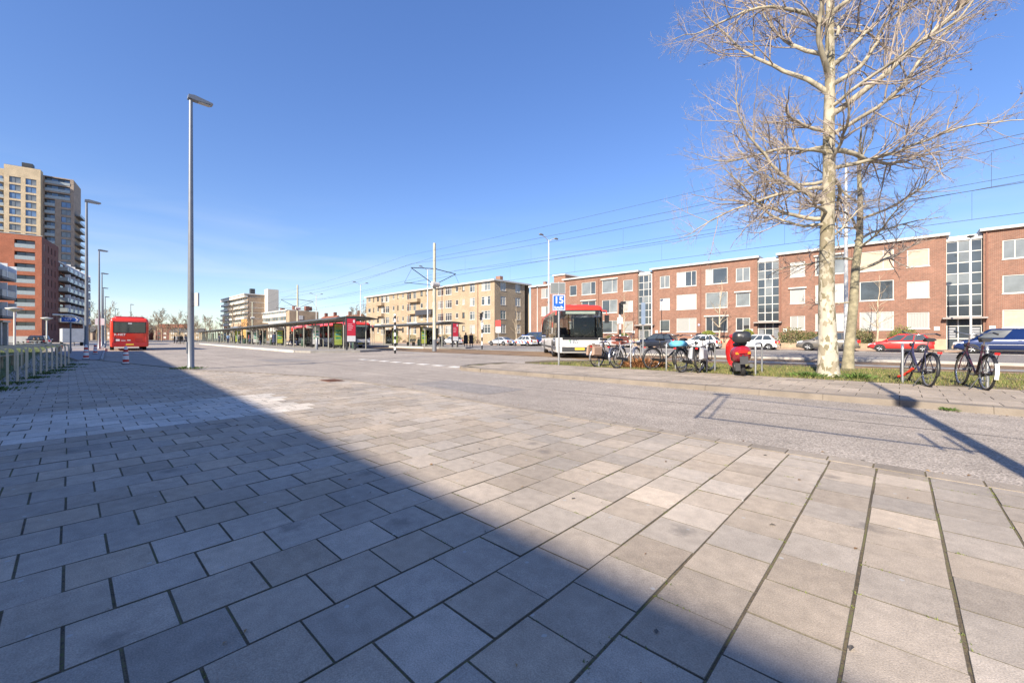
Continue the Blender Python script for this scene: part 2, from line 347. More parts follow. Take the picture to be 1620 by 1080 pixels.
# near pavement: square tiles in half bond, the courses running across the street
KB = [(8,4.62),(.65,4.72),(-4.5,4.86),(-8.3,5.1),(-11.25,5.05),(-14.35,4.2),(-17,3.15),(-18.9,2.75),(-28.4,1.1)]
def kerb_y(x):
    for (a, b), (c, d) in zip(KB, KB[1:]):
        if c <= x <= a: return d+(b-d)*(x-c)/(a-c)
    return KB[0][1] if x > 8 else KB[-1][1]
def rack_y(x): return -1.05+.095*(-14.5-x)
def low_y(x): return -6.0 if x > -13.2 else rack_y(x)+.02
pav = sheet('pavement', [(8,-6.2)]+[(a,b-.02) for a,b in KB]+[(-28.4,rack_y(-28.4)),(-13.2,rack_y(-13.2)),(-13.2,-6.2)], -.0042, BED)
P = .305
TW, TG = (.375,.318,.256), (.54,.49,.425)
def tile_shape(b, x0, x1, y0, y1, z, tint, tilt=(0,0)):
    ch = .002; d = .03; cx, cy = (x0+x1)/2, (y0+y1)/2
    def zz(x, y): return z+(x-cx)*tilt[0]+(y-cy)*tilt[1]
    V = [(x0,y0,zz(x0,y0)-ch),(x1,y0,zz(x1,y0)-ch),(x1,y1,zz(x1,y1)-ch),(x0,y1,zz(x0,y1)-ch),
         (x0+ch,y0+ch,zz(x0,y0)),(x1-ch,y0+ch,zz(x1,y0)),(x1-ch,y1-ch,zz(x1,y1)),(x0+ch,y1-ch,zz(x0,y1)),
         (x0,y0,z-d),(x1,y0,z-d),(x1,y1,z-d),(x0,y1,z-d)]
    b.add(V, [(4,5,6,7)], 0, tint); b.add(V, [(0,1,5,4),(1,2,6,5),(2,3,7,6),(3,0,4,7),(8,9,1,0),(9,10,2,1),(10,11,3,2),(11,8,0,3)], 0, (.13,.115,.088))   # arrises tinted dark: sunlit glare cancelled in the colour, plus joint dirt
tiles = []
i0 = int(-28.4/P)-1
for i in range(i0, 20):
    x0 = i*P-.137; off = (.285 if i % 2 else .1325)+rnd.uniform(-.012,.012)
    right = x0 > -2.6
    strip_gap = (.0035+.006*rnd.random()) if x0 > -1.7 else (.0045 if right else .004)
    for j in range(-22, 20):
        y0 = j*P+off; y1 = y0+P
        lo = max(low_y(x0), low_y(x0+P))
        hi = min(kerb_y(x0), kerb_y(x0+P))-.2
        y1c = min(y1, hi); y0c = max(y0, lo)
        if y1c-y0c < .05 or x0 > 6: continue
        cg = .004 if (x0 > -2.2 and y0 > .6) else .0065
        band = -8.85 < x0+.15 < -6.65 and y0 < 2.45+.13*math.sin(i*2.1)
        t = list(TG if band else TW); v = rnd.gauss(1,.065)
        # a few replaced, paler tiles near the road
        if not band and x0 > -1.6 and y0 > 1.4 and mnoise.noise(Vector((x0*1.1,y0*1.1,3.3))) > .18: v *= 1.22
        h_ = rnd.uniform(-.012,.012); t = (t[0]*v+h_, t[1]*v, t[2]*v-h_)
        z = rnd.uniform(-.0012,.0015); tl = (rnd.uniform(-.006,.006), rnd.uniform(-.006,.006))
        tiles.append((x0+strip_gap/2+rnd.uniform(-.0015,.003), x0+P-strip_gap/2+rnd.uniform(-.003,.001), y0c+cg/2, y1c-cg/2+rnd.uniform(-.002,.001), z, t, tl))
def in_view(x, y):
    X = .73*x+.683*y; Z = -.683*x+.73*y
    return Z if Z > 1.0 and abs(X/Z) < 1.3 else None
vis = sorted([(in_view((t[0]+t[1])/2, (t[2]+t[3])/2), k) for k, t in enumerate(tiles) if in_view((t[0]+t[1])/2, (t[2]+t[3])/2)])
near_set = set(k for _, k in vis[:300])
rest = MB()
for k, t in enumerate(tiles):
    if k in near_set:
        b = MB(); cx, cy = (t[0]+t[1])/2, (t[2]+t[3])/2
        tile_shape(b, t[0]-cx, t[1]-cx, t[2]-cy, t[3]-cy, 0, t[5], t[6])
        b.build('paving_tile', TILE, pav, (cx, cy, t[4]))
    else: tile_shape(rest, *t)
tag(rest.build('paving_tiles', TILE, pav), kind='stuff')
# edging course along the road
x = 7.9; eb = MB()
while x > -18.6:
    ln = .31; y_a, y_b = kerb_y(x), kerb_y(x-ln)
    v = rnd.uniform(.72,.9); t = (TW[0]*v, TW[1]*v, TW[2]*v); g = .006
    def edge(bb, ox, oy):
        V = [(x-ln+g-ox,y_b-.188-oy,.001),(x-g-ox,y_a-.188-oy,.001),(x-g-ox,y_a-oy,-.001),(x-ln+g-ox,y_b-oy,-.001)]
        V += [(p[0],p[1],-.06) for p in V]
        bb.add(V, [(0,1,2,3),(4,5,1,0),(5,6,2,1),(6,7,3,2),(7,4,0,3)], 0, t)
    if -9 < x < 3:
        b = MB(); edge(b, x, y_a); b.build('edging_tile', TILE, pav, (x, y_a, 0))
    else: edge(eb, 0, 0)
    x -= ln
tag(eb.build('edging_tiles', TILE, pav), kind='stuff')
# rusty gully grate in the pavement edge
gr = thing('gully_grate', 'rusty brown iron gully grate set in the pavement edge', 'grate', (-10.5, 4.55, -.006))
b = MB(); b.box(-.3,.3,-.2,.2,0,.012); b.build('frame', mat('rusty_iron', (.16,.07,.04), .8, .2, var=.3, scale=20), gr)
for k in range(9): b = MB(); b.box(-.26+k*.06,-.225+k*.06,-.17,.17,.012,.02); b.build('bar', mat('rusty_iron'), gr)
# pavement going on to the left beside the bus lane, with its kerb
def lane_y(x): return 1.1+.045*(-28.4-x)
sheet('pavement', [(-28.4,rack_y(-28.4)),(-28.4,1.0),(-200,lane_y(-200)-.1),(-200,4.2),(-60,-1.6)], .05, mat('small_grey_pavers', (.25,.24,.24), .85, var=.22, scale=5, bump=.4, bscale=14, world=True), .2)
kb = None
for k in range(22):
    x1 = -28.4-k*1.5; b = MB(); b.box(-1.49,0,-.1,.0,-.08,.065); o = b.build('kerb_stone', CONC, None, (x1, lane_y(x1)+.02, 0), (0,0,-math.atan(.045)))
    if kb is None: kb = tag(o, kind='structure'); kb_m = o.matrix_basis.copy()
    else: o.parent = kb; o.matrix_parent_inverse = kb_m.inverted()
KERBM = mat('weathered_kerb', (.2,.17,.14), .88, var=.2, scale=3, bump=.3, bscale=40, world=True)
# far footway with kerb stones and slabs
sheet_side = sheet('sidewalk', [(45,9.32),(-10.6,9.32),(-11.5,9.7),(-11.9,10.4),(-11.9,12.4),(45,12.4)], .068, BED, .2)
for k in range(30):
    x1 = 18-k*1.0
    if x1 < -10.2: break
    b = MB(); b.add([(-.995,0,-.1),(0,0,-.1),(0,.17,-.1),(-.995,.17,-.1),(-.995,.02,.07),(0,.02,.07),(0,.17,.082),(-.995,.17,.082)], [(0,3,2,1),(4,5,6,7),(0,1,5,4),(1,2,6,5),(2,3,7,6),(3,0,4,7)])
    b.build('kerb_stone', KERBM, sheet_side, (x1, 9.16+rnd.uniform(-.006,.006), rnd.uniform(-.004,.004)))
kc = [(-10.0,9.16),(-10.75,9.2),(-11.5,9.55),(-11.95,10.2),(-12.05,10.9),(-12.05,11.7),(-12.05,12.4)]
for (a, b_), (c, d) in zip(kc, kc[1:]):
    dv = Vector((c-a, d-b_)).normalized(); nn = Vector((dv.y, -dv.x))*.17
    bb = MB(); bb.prism([(a,b_),(a+nn.x,b_+nn.y),(c+nn.x-dv.x*.01,d+nn.y-dv.y*.01),(c-dv.x*.01,d-dv.y*.01)], -.1, .082); bb.build('kerb_stone', KERBM, sheet_side)
sl_rest = MB(); nslab = 0
SW, SH = .56, .42
for i in range(-21, 60):
    for j in range(7):
        x0 = i*SW+(SW/2 if j % 2 else 0); y0 = 9.35+j*.437; y1 = min(y0+.437, 12.4)
        if x0 < -11.6+(.5 if j == 0 else 0) or x0 > 30: continue
        v = rnd.uniform(.86,1.08); t = (TW[0]*v*1.02, TW[1]*v*1.0, TW[2]*v*.97); cx, cy = x0+SW/2, (y0+y1)/2
        g = .004
        if nslab < 230 and -11.6 < x0 < 3.5:
            nslab += 1; b = MB(); tile_shape(b, -SW/2+g, SW/2-g, y0-cy+g/2, y1-cy-g/2, 0, t, (rnd.uniform(-.004,.004), rnd.uniform(-.004,.004))); b.build('paving_slab', TILE, sheet_side, (cx, cy, .08+rnd.uniform(-.002,.002)))
        else: tile_shape(sl_rest, x0+g, x0+SW-g, y0+g/2, y1-g/2, .08, t)
tag(sl_rest.build('paving_slabs', TILE, sheet_side), kind='stuff')
# verge
sheet('verge', [(45,12.42),(-10.9,12.42),(-11.6,13.2),(-11.6,15),(-9,17.2),(45,18.4)], .075, SOIL, .2)
gm = []
for k, c in enumerate([(.12,.15,.035),(.17,.18,.05),(.26,.21,.09),(.075,.11,.025)]): gm.append(mat('grass_blade_%d' % k, c, .8, var=.2))
def blades(n, xr, yr, z, hmin, hmax, wts, dens=None, bare=None):
    b = MB(); r = random.Random(n)
    for _ in range(n):
        x, y = r.uniform(*xr), r.uniform(*yr)
        if dens and not dens(x, y): continue
        q = mnoise.noise(Vector((x*.9, y*.9, 1.7)))
        if bare and q < bare and r.random() < .8: continue
        h = r.uniform(hmin, hmax)*(1+.6*q); a = r.uniform(0, 6.28); w_ = r.uniform(.004,.009); l = r.uniform(-.6,.6)*h, r.uniform(-.6,.6)*h
        dx, dy = math.cos(a)*w_, math.sin(a)*w_
        b.add([(x-dx,y-dy,z),(x+dx,y+dy,z),(x+l[0],y+l[1],z+h)], [(0,1,2)], r.choices(range(4), wts)[0])
    return b
def verge_in(x, y): return x > -10.9+(y-12.4)*.5 and y < 17.4+(x+9)*.018
g = blades(70000, (-10.9, 9), (12.38, 18.2), .07, .03, .085, (3,3,3,2), verge_in, -.28); o = g.build('grass', gm); tag(o, 'short patchy green and straw coloured grass on the verge', 'grass', kind='stuff')
# tram track zone, second road, far footway
sheet('tram_track_bed', [(45,18.5),(-11,17.6),(-14,19.4),(-29,19.3),(-60,21),(-200,31),(-200,38),(-60,27.5),(-14,25.6),(45,25.4)], -.024, RUST)
sheet('track_shoulder', [(45,18.45),(-6,17.9),(-6,19.3),(45,19.3)], -.019, ASPH2)
sheet('track_shoulder', [(45,21.2),(-9,21.2),(-9,22.55),(45,22.55)], -.019, PAVE2)
TR = [20.25, 23.5]
def track(y0):
    for s in (-.72, .72):
        pts = [(45,y0+s),(-29,y0+s),(-60,y0+s+1.4),(-110,y0+s+5)]
        b = MB()
        for (a,b1),(c,d1) in zip(pts, pts[1:]): b.add([(a,b1-.035,-.01),(a,b1+.035,-.01),(c,d1+.035,-.01),(c,d1-.035,-.01)], [(0,3,2,1)] if False else [(0,1,2,3)])
        o = b.build('rail', RAILM); tag(o, kind='structure')
        b = MB()
        for (a,b1),(c,d1) in zip(pts, pts[1:]): b.add([(a,b1-.2,-.016),(a,b1+.2,-.016),(c,d1+.2,-.016),(c,d1-.2,-.016)], [(0,1,2,3)])
        b.build('rust_band', RUST2, o)
for y0 in TR: track(y0)
sheet('road', [(60,25.9),(-20,26.2),(-260,44),(-260,60),(60,49)], -.026, ASPH2)
b = MB(); b.box(-14,60,25.5,25.75,-.1,.09); tag(b.build('kerb', CONC), kind='structure')
sheet('sidewalk', [(60,47.6),(-130,47.6),(-130,54.4),(60,54.4)], .09, mat('reddish_paving', (.3,.22,.17), .88, var=.18, scale=2, world=True), .2)
sheet('lawn', [(-13.2,rack_y(-13.2)-.03),(-60,-1.7),(-105,.5),(-105,-11),(-60,-12),(-13.2,-8)], -.0, TURF, .1)
g = blades(26000, (-60, -13.3), (-7, 2.9), -.01, .04, .11, (5,2,0,3), lambda x, y: y < (rack_y(x) if x > -28.4 else rack_y(-28.4)-.06*(-28.4-x))-.04, None); o = g.build('grass', gm); tag(o, 'green lawn grass behind the row of steel bicycle hoops', 'grass', kind='stuff')
# road paint
for k in range(8):
    x1 = -20.6+k*1.12; b = MB(); b.box(x1,x1+.55,10.28-.04*k,10.58-.04*k,-.03,-.024); tag(b.build('road_marking', LINE), kind='structure')
for (p, q, wd) in (((-17.5,24.5),(-15.2,20.6),.3), ((-31,18.7),(-24,17.0),.12), ((-27.5,13.1),(-31.5,12.2),.12)):
    d = (Vector(q)-Vector(p)).normalized(); nn = Vector((-d.y,d.x))*wd/2
    b = MB(); b.add([(p[0]-nn.x,p[1]-nn.y,-.012),(q[0]-nn.x,q[1]-nn.y,-.012),(q[0]+nn.x,q[1]+nn.y,-.012),(p[0]+nn.x,p[1]+nn.y,-.012)], [(0,1,2,3)]); tag(b.build('road_marking', LINE), kind='structure')
for k in range(9):
    x1 = 14-k*6.5; b = MB(); b.box(x1-3,x1,30.6,30.75,-.026,-.02); tag(b.build('road_marking', LINE), kind='structure')
b = MB(); b.box(-30,40,27.0,27.15,-.026,-.02); tag(b.build('road_marking', LINE), kind='structure')
b = MB(); b.box(-30,40,42.6,42.72,-.026,-.02); tag(b.build('road_marking', LINE), kind='structure')
# weeds and moss: small leafy clumps
def weed(name, x, y, z, r, h, n, label, cat='weeds', ms=None, group=None):
    b = MB(); rr = random.Random(int(x*100)+int(y*10))
    for _ in range(n):
        a = rr.uniform(0,6.28); d = rr.uniform(0,r)**1; px, py = d*math.cos(a), d*math.sin(a); hh = h*rr.uniform(.4,1)*(1-.5*d/r)
        a2 = rr.uniform(0,6.28); w_ = rr.uniform(.008,.02); ll = rr.uniform(.3,1)*h
        tip = (px+math.cos(a)*ll, py+math.sin(a)*ll, hh)
        mid = ((px+tip[0])/2, (py+tip[1])/2, hh*.75)
        b.add([(px,py,0),(mid[0]+math.cos(a2)*w_,mid[1]+math.sin(a2)*w_,mid[2]),tip,(mid[0]-math.cos(a2)*w_,mid[1]-math.sin(a2)*w_,mid[2])], [(0,1,2,3)], rr.randrange(2))
    o = b.build(name, ms or [mat('weed_leaf', (.1,.17,.03), .7, var=.3, scale=9), mat('weed_leaf_dark', (.06,.11,.02), .7, var=.3, scale=9)], None, (x,y,z)); return tag(o, label, cat, group, 'stuff')
weed('weeds', -18.42, 2.86, -.012, .5, .12, 260, 'low green weeds round the foot of the tall lamp post')
for (x, y, r_) in ((-15.2,-.85,.4),(-17,-.65,.45),(-18.8,-.5,.4),(-20.2,-.3,.45),(-22.2,-.1,.5),(-24.2,.1,.5),(-13.6,-1.0,.5)): weed('weeds', x, y, -.012, r_, .1, 150, 'tufts of green weeds along the feet of the bicycle hoops', group='weeds under the hoops')
weed('weeds', -1.75, 13.15, .07, .55, .16, 320, 'bright green weeds round the foot of the big plane tree'); weed('weeds', -.75, 13.2, .07, .4, .2, 200, 'taller green weeds right beside the plane tree trunk')
weed('weeds', .55, 9.12, -.03, .1, .08, 50, 'tuft of green weeds growing out of the far kerb')
DRY = [mat('dry_stem', (.36,.17,.07), .9, var=.3, scale=9), mat('dry_leaf', (.3,.13,.05), .9, var=.3, scale=9)]
weed('dry_plant', -6.35, 13.3, .07, .7, .42, 700, 'rusty orange clump of dry winter stems between the parked bicycles', 'plant', DRY)
mo = MB(); rr = random.Random(4)
for _ in range(1500):
    t = tiles[rr.choice(list(near_set))]; px = t[0]-.006 if rr.random() < .45 else rr.uniform(t[0],t[1]); py = t[2]-.006 if px > t[0] else rr.uniform(t[2],t[3])
    if mnoise.noise(Vector((px*2,py*2,9))) < .05: continue
    for _ in range(5):
        a = rr.uniform(0,6.28); h = rr.uniform(.004,.013); ox, oy = px+rr.uniform(-.02,.02), py+rr.uniform(-.006,.006)
        mo.add([(ox-.003,oy,-.004),(ox+.003,oy,-.004),(ox+math.cos(a)*.01,oy+math.sin(a)*.01,-.004+h)], [(0,1,2)], rr.randrange(2))
tag(mo.build('moss', [mat('moss_bright', (.16,.19,.04), .9, var=.2), mat('moss_dark', (.09,.11,.03), .9, var=.2)]), 'tiny yellow green moss growing in the pavement joints', 'moss', kind='stuff')

# fallen leaves and bits along the gutter and over the slabs
lf = MB(); rr = random.Random(12)
for k in range(420):
    if k % 3: x = rr.uniform(-16, 4); y = (9.1-abs(rr.gauss(0,.12))) if k % 2 else (kerb_y(x)+.05+abs(rr.gauss(0,.1))); z = -.026
    else: x = rr.uniform(-12, 2); y = rr.uniform(-1, 4.5); z = .003
    s_ = rr.uniform(.006,.022); a = rr.uniform(0,6.28); c, d = math.cos(a)*s_, math.sin(a)*s_
    lf.add([(x-c,y-d,z),(x+d*.5,y-c*.5,z+rr.uniform(.002,.01)),(x+c,y+d,z+.002),(x-d*.5,y+c*.5,z+rr.uniform(.002,.01))], [(0,1,2,3)], rr.randrange(3))
tag(lf.build('fallen_leaves', [mat('dry_leaf_brown', (.16,.09,.04), .9), mat('dry_leaf_tan', (.3,.2,.1), .9), mat('grit', (.1,.09,.08), .9)]), 'small dry leaves and grit scattered over pavement and gutter', 'leaves', kind='stuff')
TAR = mat('tar_seam', (.05,.047,.045), .6, var=.3, scale=8, world=True); PATCH = asphalt_mat('patched_asphalt', (.13,.118,.108), (.24,.217,.198), (.4,.365,.335), 80)
for (x0, x1, y0, wv_) in ((-26,6,7.1,.02),(-40,-16,7.6,.1)):
    b = MB(); n = 60; V = []
    for k in range(n+1):
        x = x0+(x1-x0)*k/n; y = y0+mnoise.noise(Vector((x*.8,y0,0)))*wv_; w_ = .007+.006*abs(mnoise.noise(Vector((x*3,1,0)))); V += [(x,y-w_,-.0265),(x,y+w_,-.0265)]
    b.add(V, [(2*k,2*k+2,2*k+3,2*k+1) for k in range(n)]); tag(b.build('tar_seam', TAR), kind='structure')
sheet('asphalt_patch', [(-8.6,5.6),(-5.9,5.55),(-5.85,6.7),(-8.65,6.75)], -.0268, PATCH); sheet('asphalt_patch', [(-24,6.4),(-20.5,6.4),(-20.5,8.3),(-24,8.3)], -.0268, PATCH)

# ---------------------------------------------------------------- buildings
def wall_holes(b, W, z0, z1, holes, rev=.12, m=0, y=0, x0=0, rm=None):
    """a wall in the plane y, seen from -y, with real openings and reveals"""
    xs = sorted(set([x0, x0+W]+[h[0] for h in holes]+[h[1] for h in holes])); zs = sorted(set([z0, z1]+[h[2] for h in holes]+[h[3] for h in holes]))
    for i in range(len(xs)-1):
        for j in range(len(zs)-1):
            cx, cz = (xs[i]+xs[i+1])/2, (zs[j]+zs[j+1])/2
            if any(h[0] < cx < h[1] and h[2] < cz < h[3] for h in holes): continue
            b.quad((xs[i],y,zs[j]),(xs[i+1],y,zs[j]),(xs[i+1],y,zs[j+1]),(xs[i],y,zs[j+1]), m)
    r = m if rm is None else rm
    for (a, c, d, e) in [h[:4] for h in holes]:
        b.quad((a,y,d),(a,y,e),(a,y+rev,e),(a,y+rev,d), r); b.quad((c,y,d),(c,y+rev,d),(c,y+rev,e),(c,y,e), r)
        b.quad((a,y,e),(c,y,e),(c,y+rev,e),(a,y+rev,e), r); b.quad((a,y,d),(a,y+rev,d),(c,y+rev,d),(c,y,d), r)
_wc = {}
def window(parent, x0, x1, z0, z1, y=.05, lights=1, pm=None, fm=None, fw=.07, trans=None, sill=True, loc_rot=0, at=None, name='window'):
    """frame with mullions; each light a pane of its own; a sill"""
    fm = fm or WHITE; pm = pm or [GLASS]; w_, h_ = x1-x0, z1-z0
    if not isinstance(pm, (list, tuple)): pm = [pm]
    key = (round(w_,2), round(h_,2), lights, trans, fm.name, fw)
    ms = [i/lights for i in range(1, lights)] if isinstance(lights, int) else list(lights)
    edges = [fw]+[k for q in ms for k in (w_*q-fw*.45, w_*q+fw*.45)]+[w_-fw]
    if key not in _wc:
        b = MB(); d = .09
        b.box(0,w_,0,d,0,fw); b.box(0,w_,0,d,h_-fw,h_); b.box(0,fw,.001,d,fw,h_-fw); b.box(w_-fw,w_,.001,d,fw,h_-fw)
        for q in ms: b.box(w_*q-fw*.45,w_*q+fw*.45,.004,d,fw,h_-fw)
        if trans: b.box(fw,w_-fw,.008,d,h_*trans-fw*.35,h_*trans+fw*.35)
        pans = []
        for i in range(len(edges)//2):
            p = MB(); p.box(edges[2*i]-.005,edges[2*i+1]+.005,.045,.06,fw-.005,h_-fw+.005); pans.append(p)
        s_ = MB(); s_.box(-.05,w_+.05,-.09,.06,-.06,-.003)
        _wc[key] = (b.mesh('window', fm), pans, s_.mesh('sill', fm), {})
    fme, pans, sme, cache = _wc[key]
    o = link(name, fme, parent, at or (x0, y, z0), (0,0,loc_rot))
    for i, p in enumerate(pans):
        m = pm[i % len(pm)]
        if (i, m.name) not in cache: cache[(i, m.name)] = p.mesh('pane', m)
        link('pane', cache[(i, m.name)], o)
    if sill: link('sill', sme, o)
    return o
WC = [(1.04,2.33,0),(3.2,5.6,1),(6.66,9.08,1),(9.96,11.4,0)]       # window columns of a block, metres from its left end
ROWS = {0: [(1.93,3.4),(4.7,6.2),(7.5,9.05)], 1: [(1.84,3.57),(4.64,6.49),(7.47,9.3)]}
G, C, B_, E, S, D = [GLASS], [CURTAIN], [BLIND], [BEIGE_BLIND], [GLASS_PALE], [GLASS]
STY = {
 'A': {0:[(1,C),(1,G),(1,G)],1:[(2,C),(2,G),((.66,),[GLASS_PALE,GLASS])],2:[((.66,),[GLASS,GLASS_PALE]),(2,[GLASS,GLASS_PALE]),((.66,),S)],3:[(1,C),(2,C),(1,S)]},
 'B': {0:[(1,G),(1,B_),(2,S)],1:[((.64,),C),((.35,),B_),((.45,.75),[CURTAIN,GLASS,GLASS])],2:[((.33,.66),[GLASS,GLASS,GLASS]),((.66,),S),((.33,),[CURTAIN,GLASS])],3:[(2,[GLASS,GLASS_PALE]),(1,S),(2,S)]},
 'C': {0:[(2,C),(1,C),(1,C)],1:[(2,C),(2,C),(2,S)],2:[((.66,),C),(1,G),((.7,),E)],3:[(1,C),(1,C),(1,E)]},
 'D': {0:[(1,E),(1,S),(2,S)],1:[(2,C),(1,G),(2,C)],2:[(2,S),(2,C),(1,B_)],3:[(1,C),(1,S),(2,C)]},
}
FY = 52.0
def brick_block(x0, W, sty, label, bay=True, H=10.2):
    t = thing('apartment_block', label, 'building', (x0, FY, 0), 0, 'red brick apartment blocks across the road')
    holes = []
    for ci, (a, c, k) in enumerate(WC):
        for r in range(3):
            if c < W: holes.append((a, c, *ROWS[k][r]))
    b = MB(); wall_holes(b, W, 1.0, H-.25, holes)
    b.quad((0,0,1),(0,0,H-.25),(0,11,H-.25),(0,11,0)); b.quad((W,0,1),(W,11,0),(W,11,H-.25),(W,0,H-.25)); b.quad((0,11,0),(0,11,H-.25),(W,11,H-.25),(W,11,0))
    b.build('wall', RED_BRICK, t)
    b = MB(); b.box(-.02,W+.02,-.03,11,0,1.0); b.build('plinth', STONE, t)
    b = MB(); b.box(-.2,W+.2,-.3,11.2,H-.25,H-.08); f = b.build('roof', WHITE, t)
    b = MB(); b.box(-.23,W+.23,-.33,11.3,H-.08,H-.04); b.build('roof_edge', OFFWHITE, f)
    for ci, (a, c, k) in enumerate(WC):
        if c >= W: continue
        for r in range(3):
            li, pm = STY[sty][ci][r]
            wn = window(t, a, c, *ROWS[k][r], y=.04, lights=li, pm=pm)
            if (ci*7+r*3+ord(sty)) % 5 == 0:
                b = MB(); b.box(-.15,c-a+.15,-.2,-.05,ROWS[k][r][1]-ROWS[k][r][0]+.05,ROWS[k][r][1]-ROWS[k][r][0]+.2); b.build('awning_box', OFFWHITE, wn)
    for px in (.18, 6.1):
        b = MB(); b.tube([(px,-.06,1),(px,-.06,H-.3)], .045, 8); b.build('downpipe', mat('brown_downpipe', (.22,.1,.07), .6), t)
    b = MB(); b.cyl((5.9,-.02,2.7),(5.9,-.05,2.7), .12, 14); b.build('wall_plaque', mat('pale_blue_enamel', (.4,.5,.75), .3), t)
    if bay:
        w2 = 2.1
        b = MB(); b.box(W+.02,W+w2-.02,1.2,11,0,9.7); b.build('stair_core', OFFWHITE, t)
        b = MB(); b.box(W+.005,W+w2-.005,.2,1.3,9.45,9.85); b.build('bay_parapet', WHITE, t)
        # glazed stairwell: seven rows of three
        fr = MB(); z0, z1 = 2.95, 9.4; n = 7; cw = (w2-.02)/3; X0 = W+.01
        for i in range(4): fr.box(X0+i*cw-(.035 if i else 0),X0+i*cw+(.035 if i < 3 else 0),.3,.42,z0,z1)
        for j in range(n+1): fr.box(X0,X0+w2-.02,.305,.41,z0+j*(z1-z0)/n-.035,z0+j*(z1-z0)/n+.035)
        sw = fr.build('stair_window', WHITE, t); rr = random.Random(sty)
        for i in range(3):
            for j in range(n):
                p = MB(); p.box(X0+i*cw+.03,X0+(i+1)*cw-.03,.34,.36,z0+j*(z1-z0)/n+.03,z0+(j+1)*(z1-z0)/n-.03); p.build('pane', rr.choice([GLASS,GLASS,GLASS_PALE]) if j > 1 else GLASS, sw)
        b = MB(); b.box(W-.25,W+w2+.25,-.55,.6,2.72,2.86); b.build('door_canopy', mat('weathered_canopy', (.3,.27,.25), .8), t)
        d = MB(); 
        for q in (0,.68,1.4,2.02): d.box(X0+q,X0+q+.07,.32,.42,.1,2.72)
        d.box(X0,X0+2.08,.325,.41,1.0,1.08); d.box(X0,X0+2.08,.325,.41,2.1,2.16)
        dr = d.build('entrance_door', WHITE, t)
        for (q0,q1) in ((.07,.68),(.75,1.4),(1.47,2.02)):
            p = MB(); p.box(X0+q0,X0+q1,.36,.38,.1,2.72); p.build('pane', GLASS, dr)
        for q0 in (.1,1.5):
            for k in range(4): p = MB(); p.box(X0+q0,X0+q0+.46,.335,.36,1.15+k*.22,1.32+k*.22); p.build('letterbox', mat('grey_letterbox', (.3,.31,.33), .4, .5), dr)
        for q0 in (W-.75, W+w2+.35): p = MB(); p.box(q0,q0+.35,-.05,-.005,1.75,2.1); p.build('house_number_plate', WHITE, t)
        s_ = MB(); s_.box(W+.1,W+w2-.1,-1.0,.32,0,.1); s_.build('doorstep', CONC, t)
    return t
brick_block(-9.46, 12.43, 'C', 'red brick apartment block with beige sun awnings, behind the plane tree and parked red car')
brick_block(-23.6, 12.1, 'B', 'red brick apartment block with white roller blinds, behind the red scooter')
brick_block(-37.7, 12.1, 'A', 'red brick apartment block rising behind the white and red bus')
brick_block(5.1, 12.43, 'D', 'red brick apartment block with closed beige shutter, behind the blue van', bay=False)
# end of the row: lower wing and a taller stair head
t = thing('apartment_block', 'short red brick end block with a raised stair head beside the alley', 'building', (-44.4, FY, 0), 0, 'red brick apartment blocks across the road')
b = MB(); hs = [(2.2,3.9,*r) for r in ROWS[0]]; wall_holes(b, 6.6, 0, 9.4, hs); b.quad((0,0,0),(0,0,9.4),(0,11,9.4),(0,11,0)); b.quad((0,11,0),(0,11,9.4),(6.6,11,9.4),(6.6,11,0)); b.quad((6.6,0,0),(6.6,11,0),(6.6,11,9.4),(6.6,0,9.4)); b.build('wall', RED_BRICK, t)
b = MB(); b.box(-.25,6.6,-.35,11.2,9.4,9.65); b.build('roof', WHITE, t)
b = MB(); b.box(4.3,6.5,.6,6,9.66,10.9); b.build('stair_head', RED_BRICK, t); b = MB(); b.box(4.1,6.62,.4,6.2,10.9,11.1); b.build('roof', WHITE, t)
for r in ROWS[0]: window(t, 2.2, 3.9, *r, y=.04, lights=2, pm=[CURTAIN, GLASS_PALE])
b = MB(); b.box(1.0,1.5,2,2.5,9.65,10.5); b.build('chimney', RED_BRICK, t)

# tan brick block of four storeys
t = thing('apartment_block', 'tan brick apartment block of four storeys with white cornice, behind the tram stop', 'building', (-104.8, 54.6, 0))
W, H = 49.2, 12.2
TR4 = [(2.04,3.74),(4.75,6.4),(7.45,9.13),(10.2,11.86)]
cols = [(120,142,1),(163,173,1),(197,212,1),(230,265,2),(270,300,2),(330,345,1),(370,380,1),(410,425,1),(450,488,2),(505,532,2),(568,587,1),(612,625,1),(668,685,1),(715,765,3),(780,835,3),(867,890,1),(925,945,1),(988,1032,2),(1088,1165,3)]
hol = []
for (a, c, k) in cols:
    q = []
    for zx in (a, c):
        u = 560+zx/5.4; kk = (u-810)/655; Zd = 54.6/(.683*kk+.73); q.append(Zd*(.73*kk-.683)+104.8)
    sm = (c-a) < 24
    for ri, (z0, z1) in enumerate(TR4): hol.append((q[0], q[1], z0+(.45 if sm else 0), z1-(0 if not sm else .1), k, (c-a) < 21))
b = MB(); wall_holes(b, W, 0, H-.3, hol)
b.quad((0,0,0),(0,0,H-.3),(0,10,H-.3),(0,10,0)); b.quad((0,10,0),(0,10,H-.3),(W,10,H-.3),(W,10,0)); b.build('wall', TAN_BRICK, t)
b = MB(); b.box(-.35,W+.35,-.45,10.4,H-.3,H); r_ = b.build('roof', WHITE, t)
for (cx, cy) in ((W-1.2,2.5),(30,5),(14,5)): b = MB(); b.box(cx-.6,cx+.6,cy-.4,cy+.4,H+.001,H+.9); b.build('chimney', RED_BRICK, r_)
rr = random.Random(5)
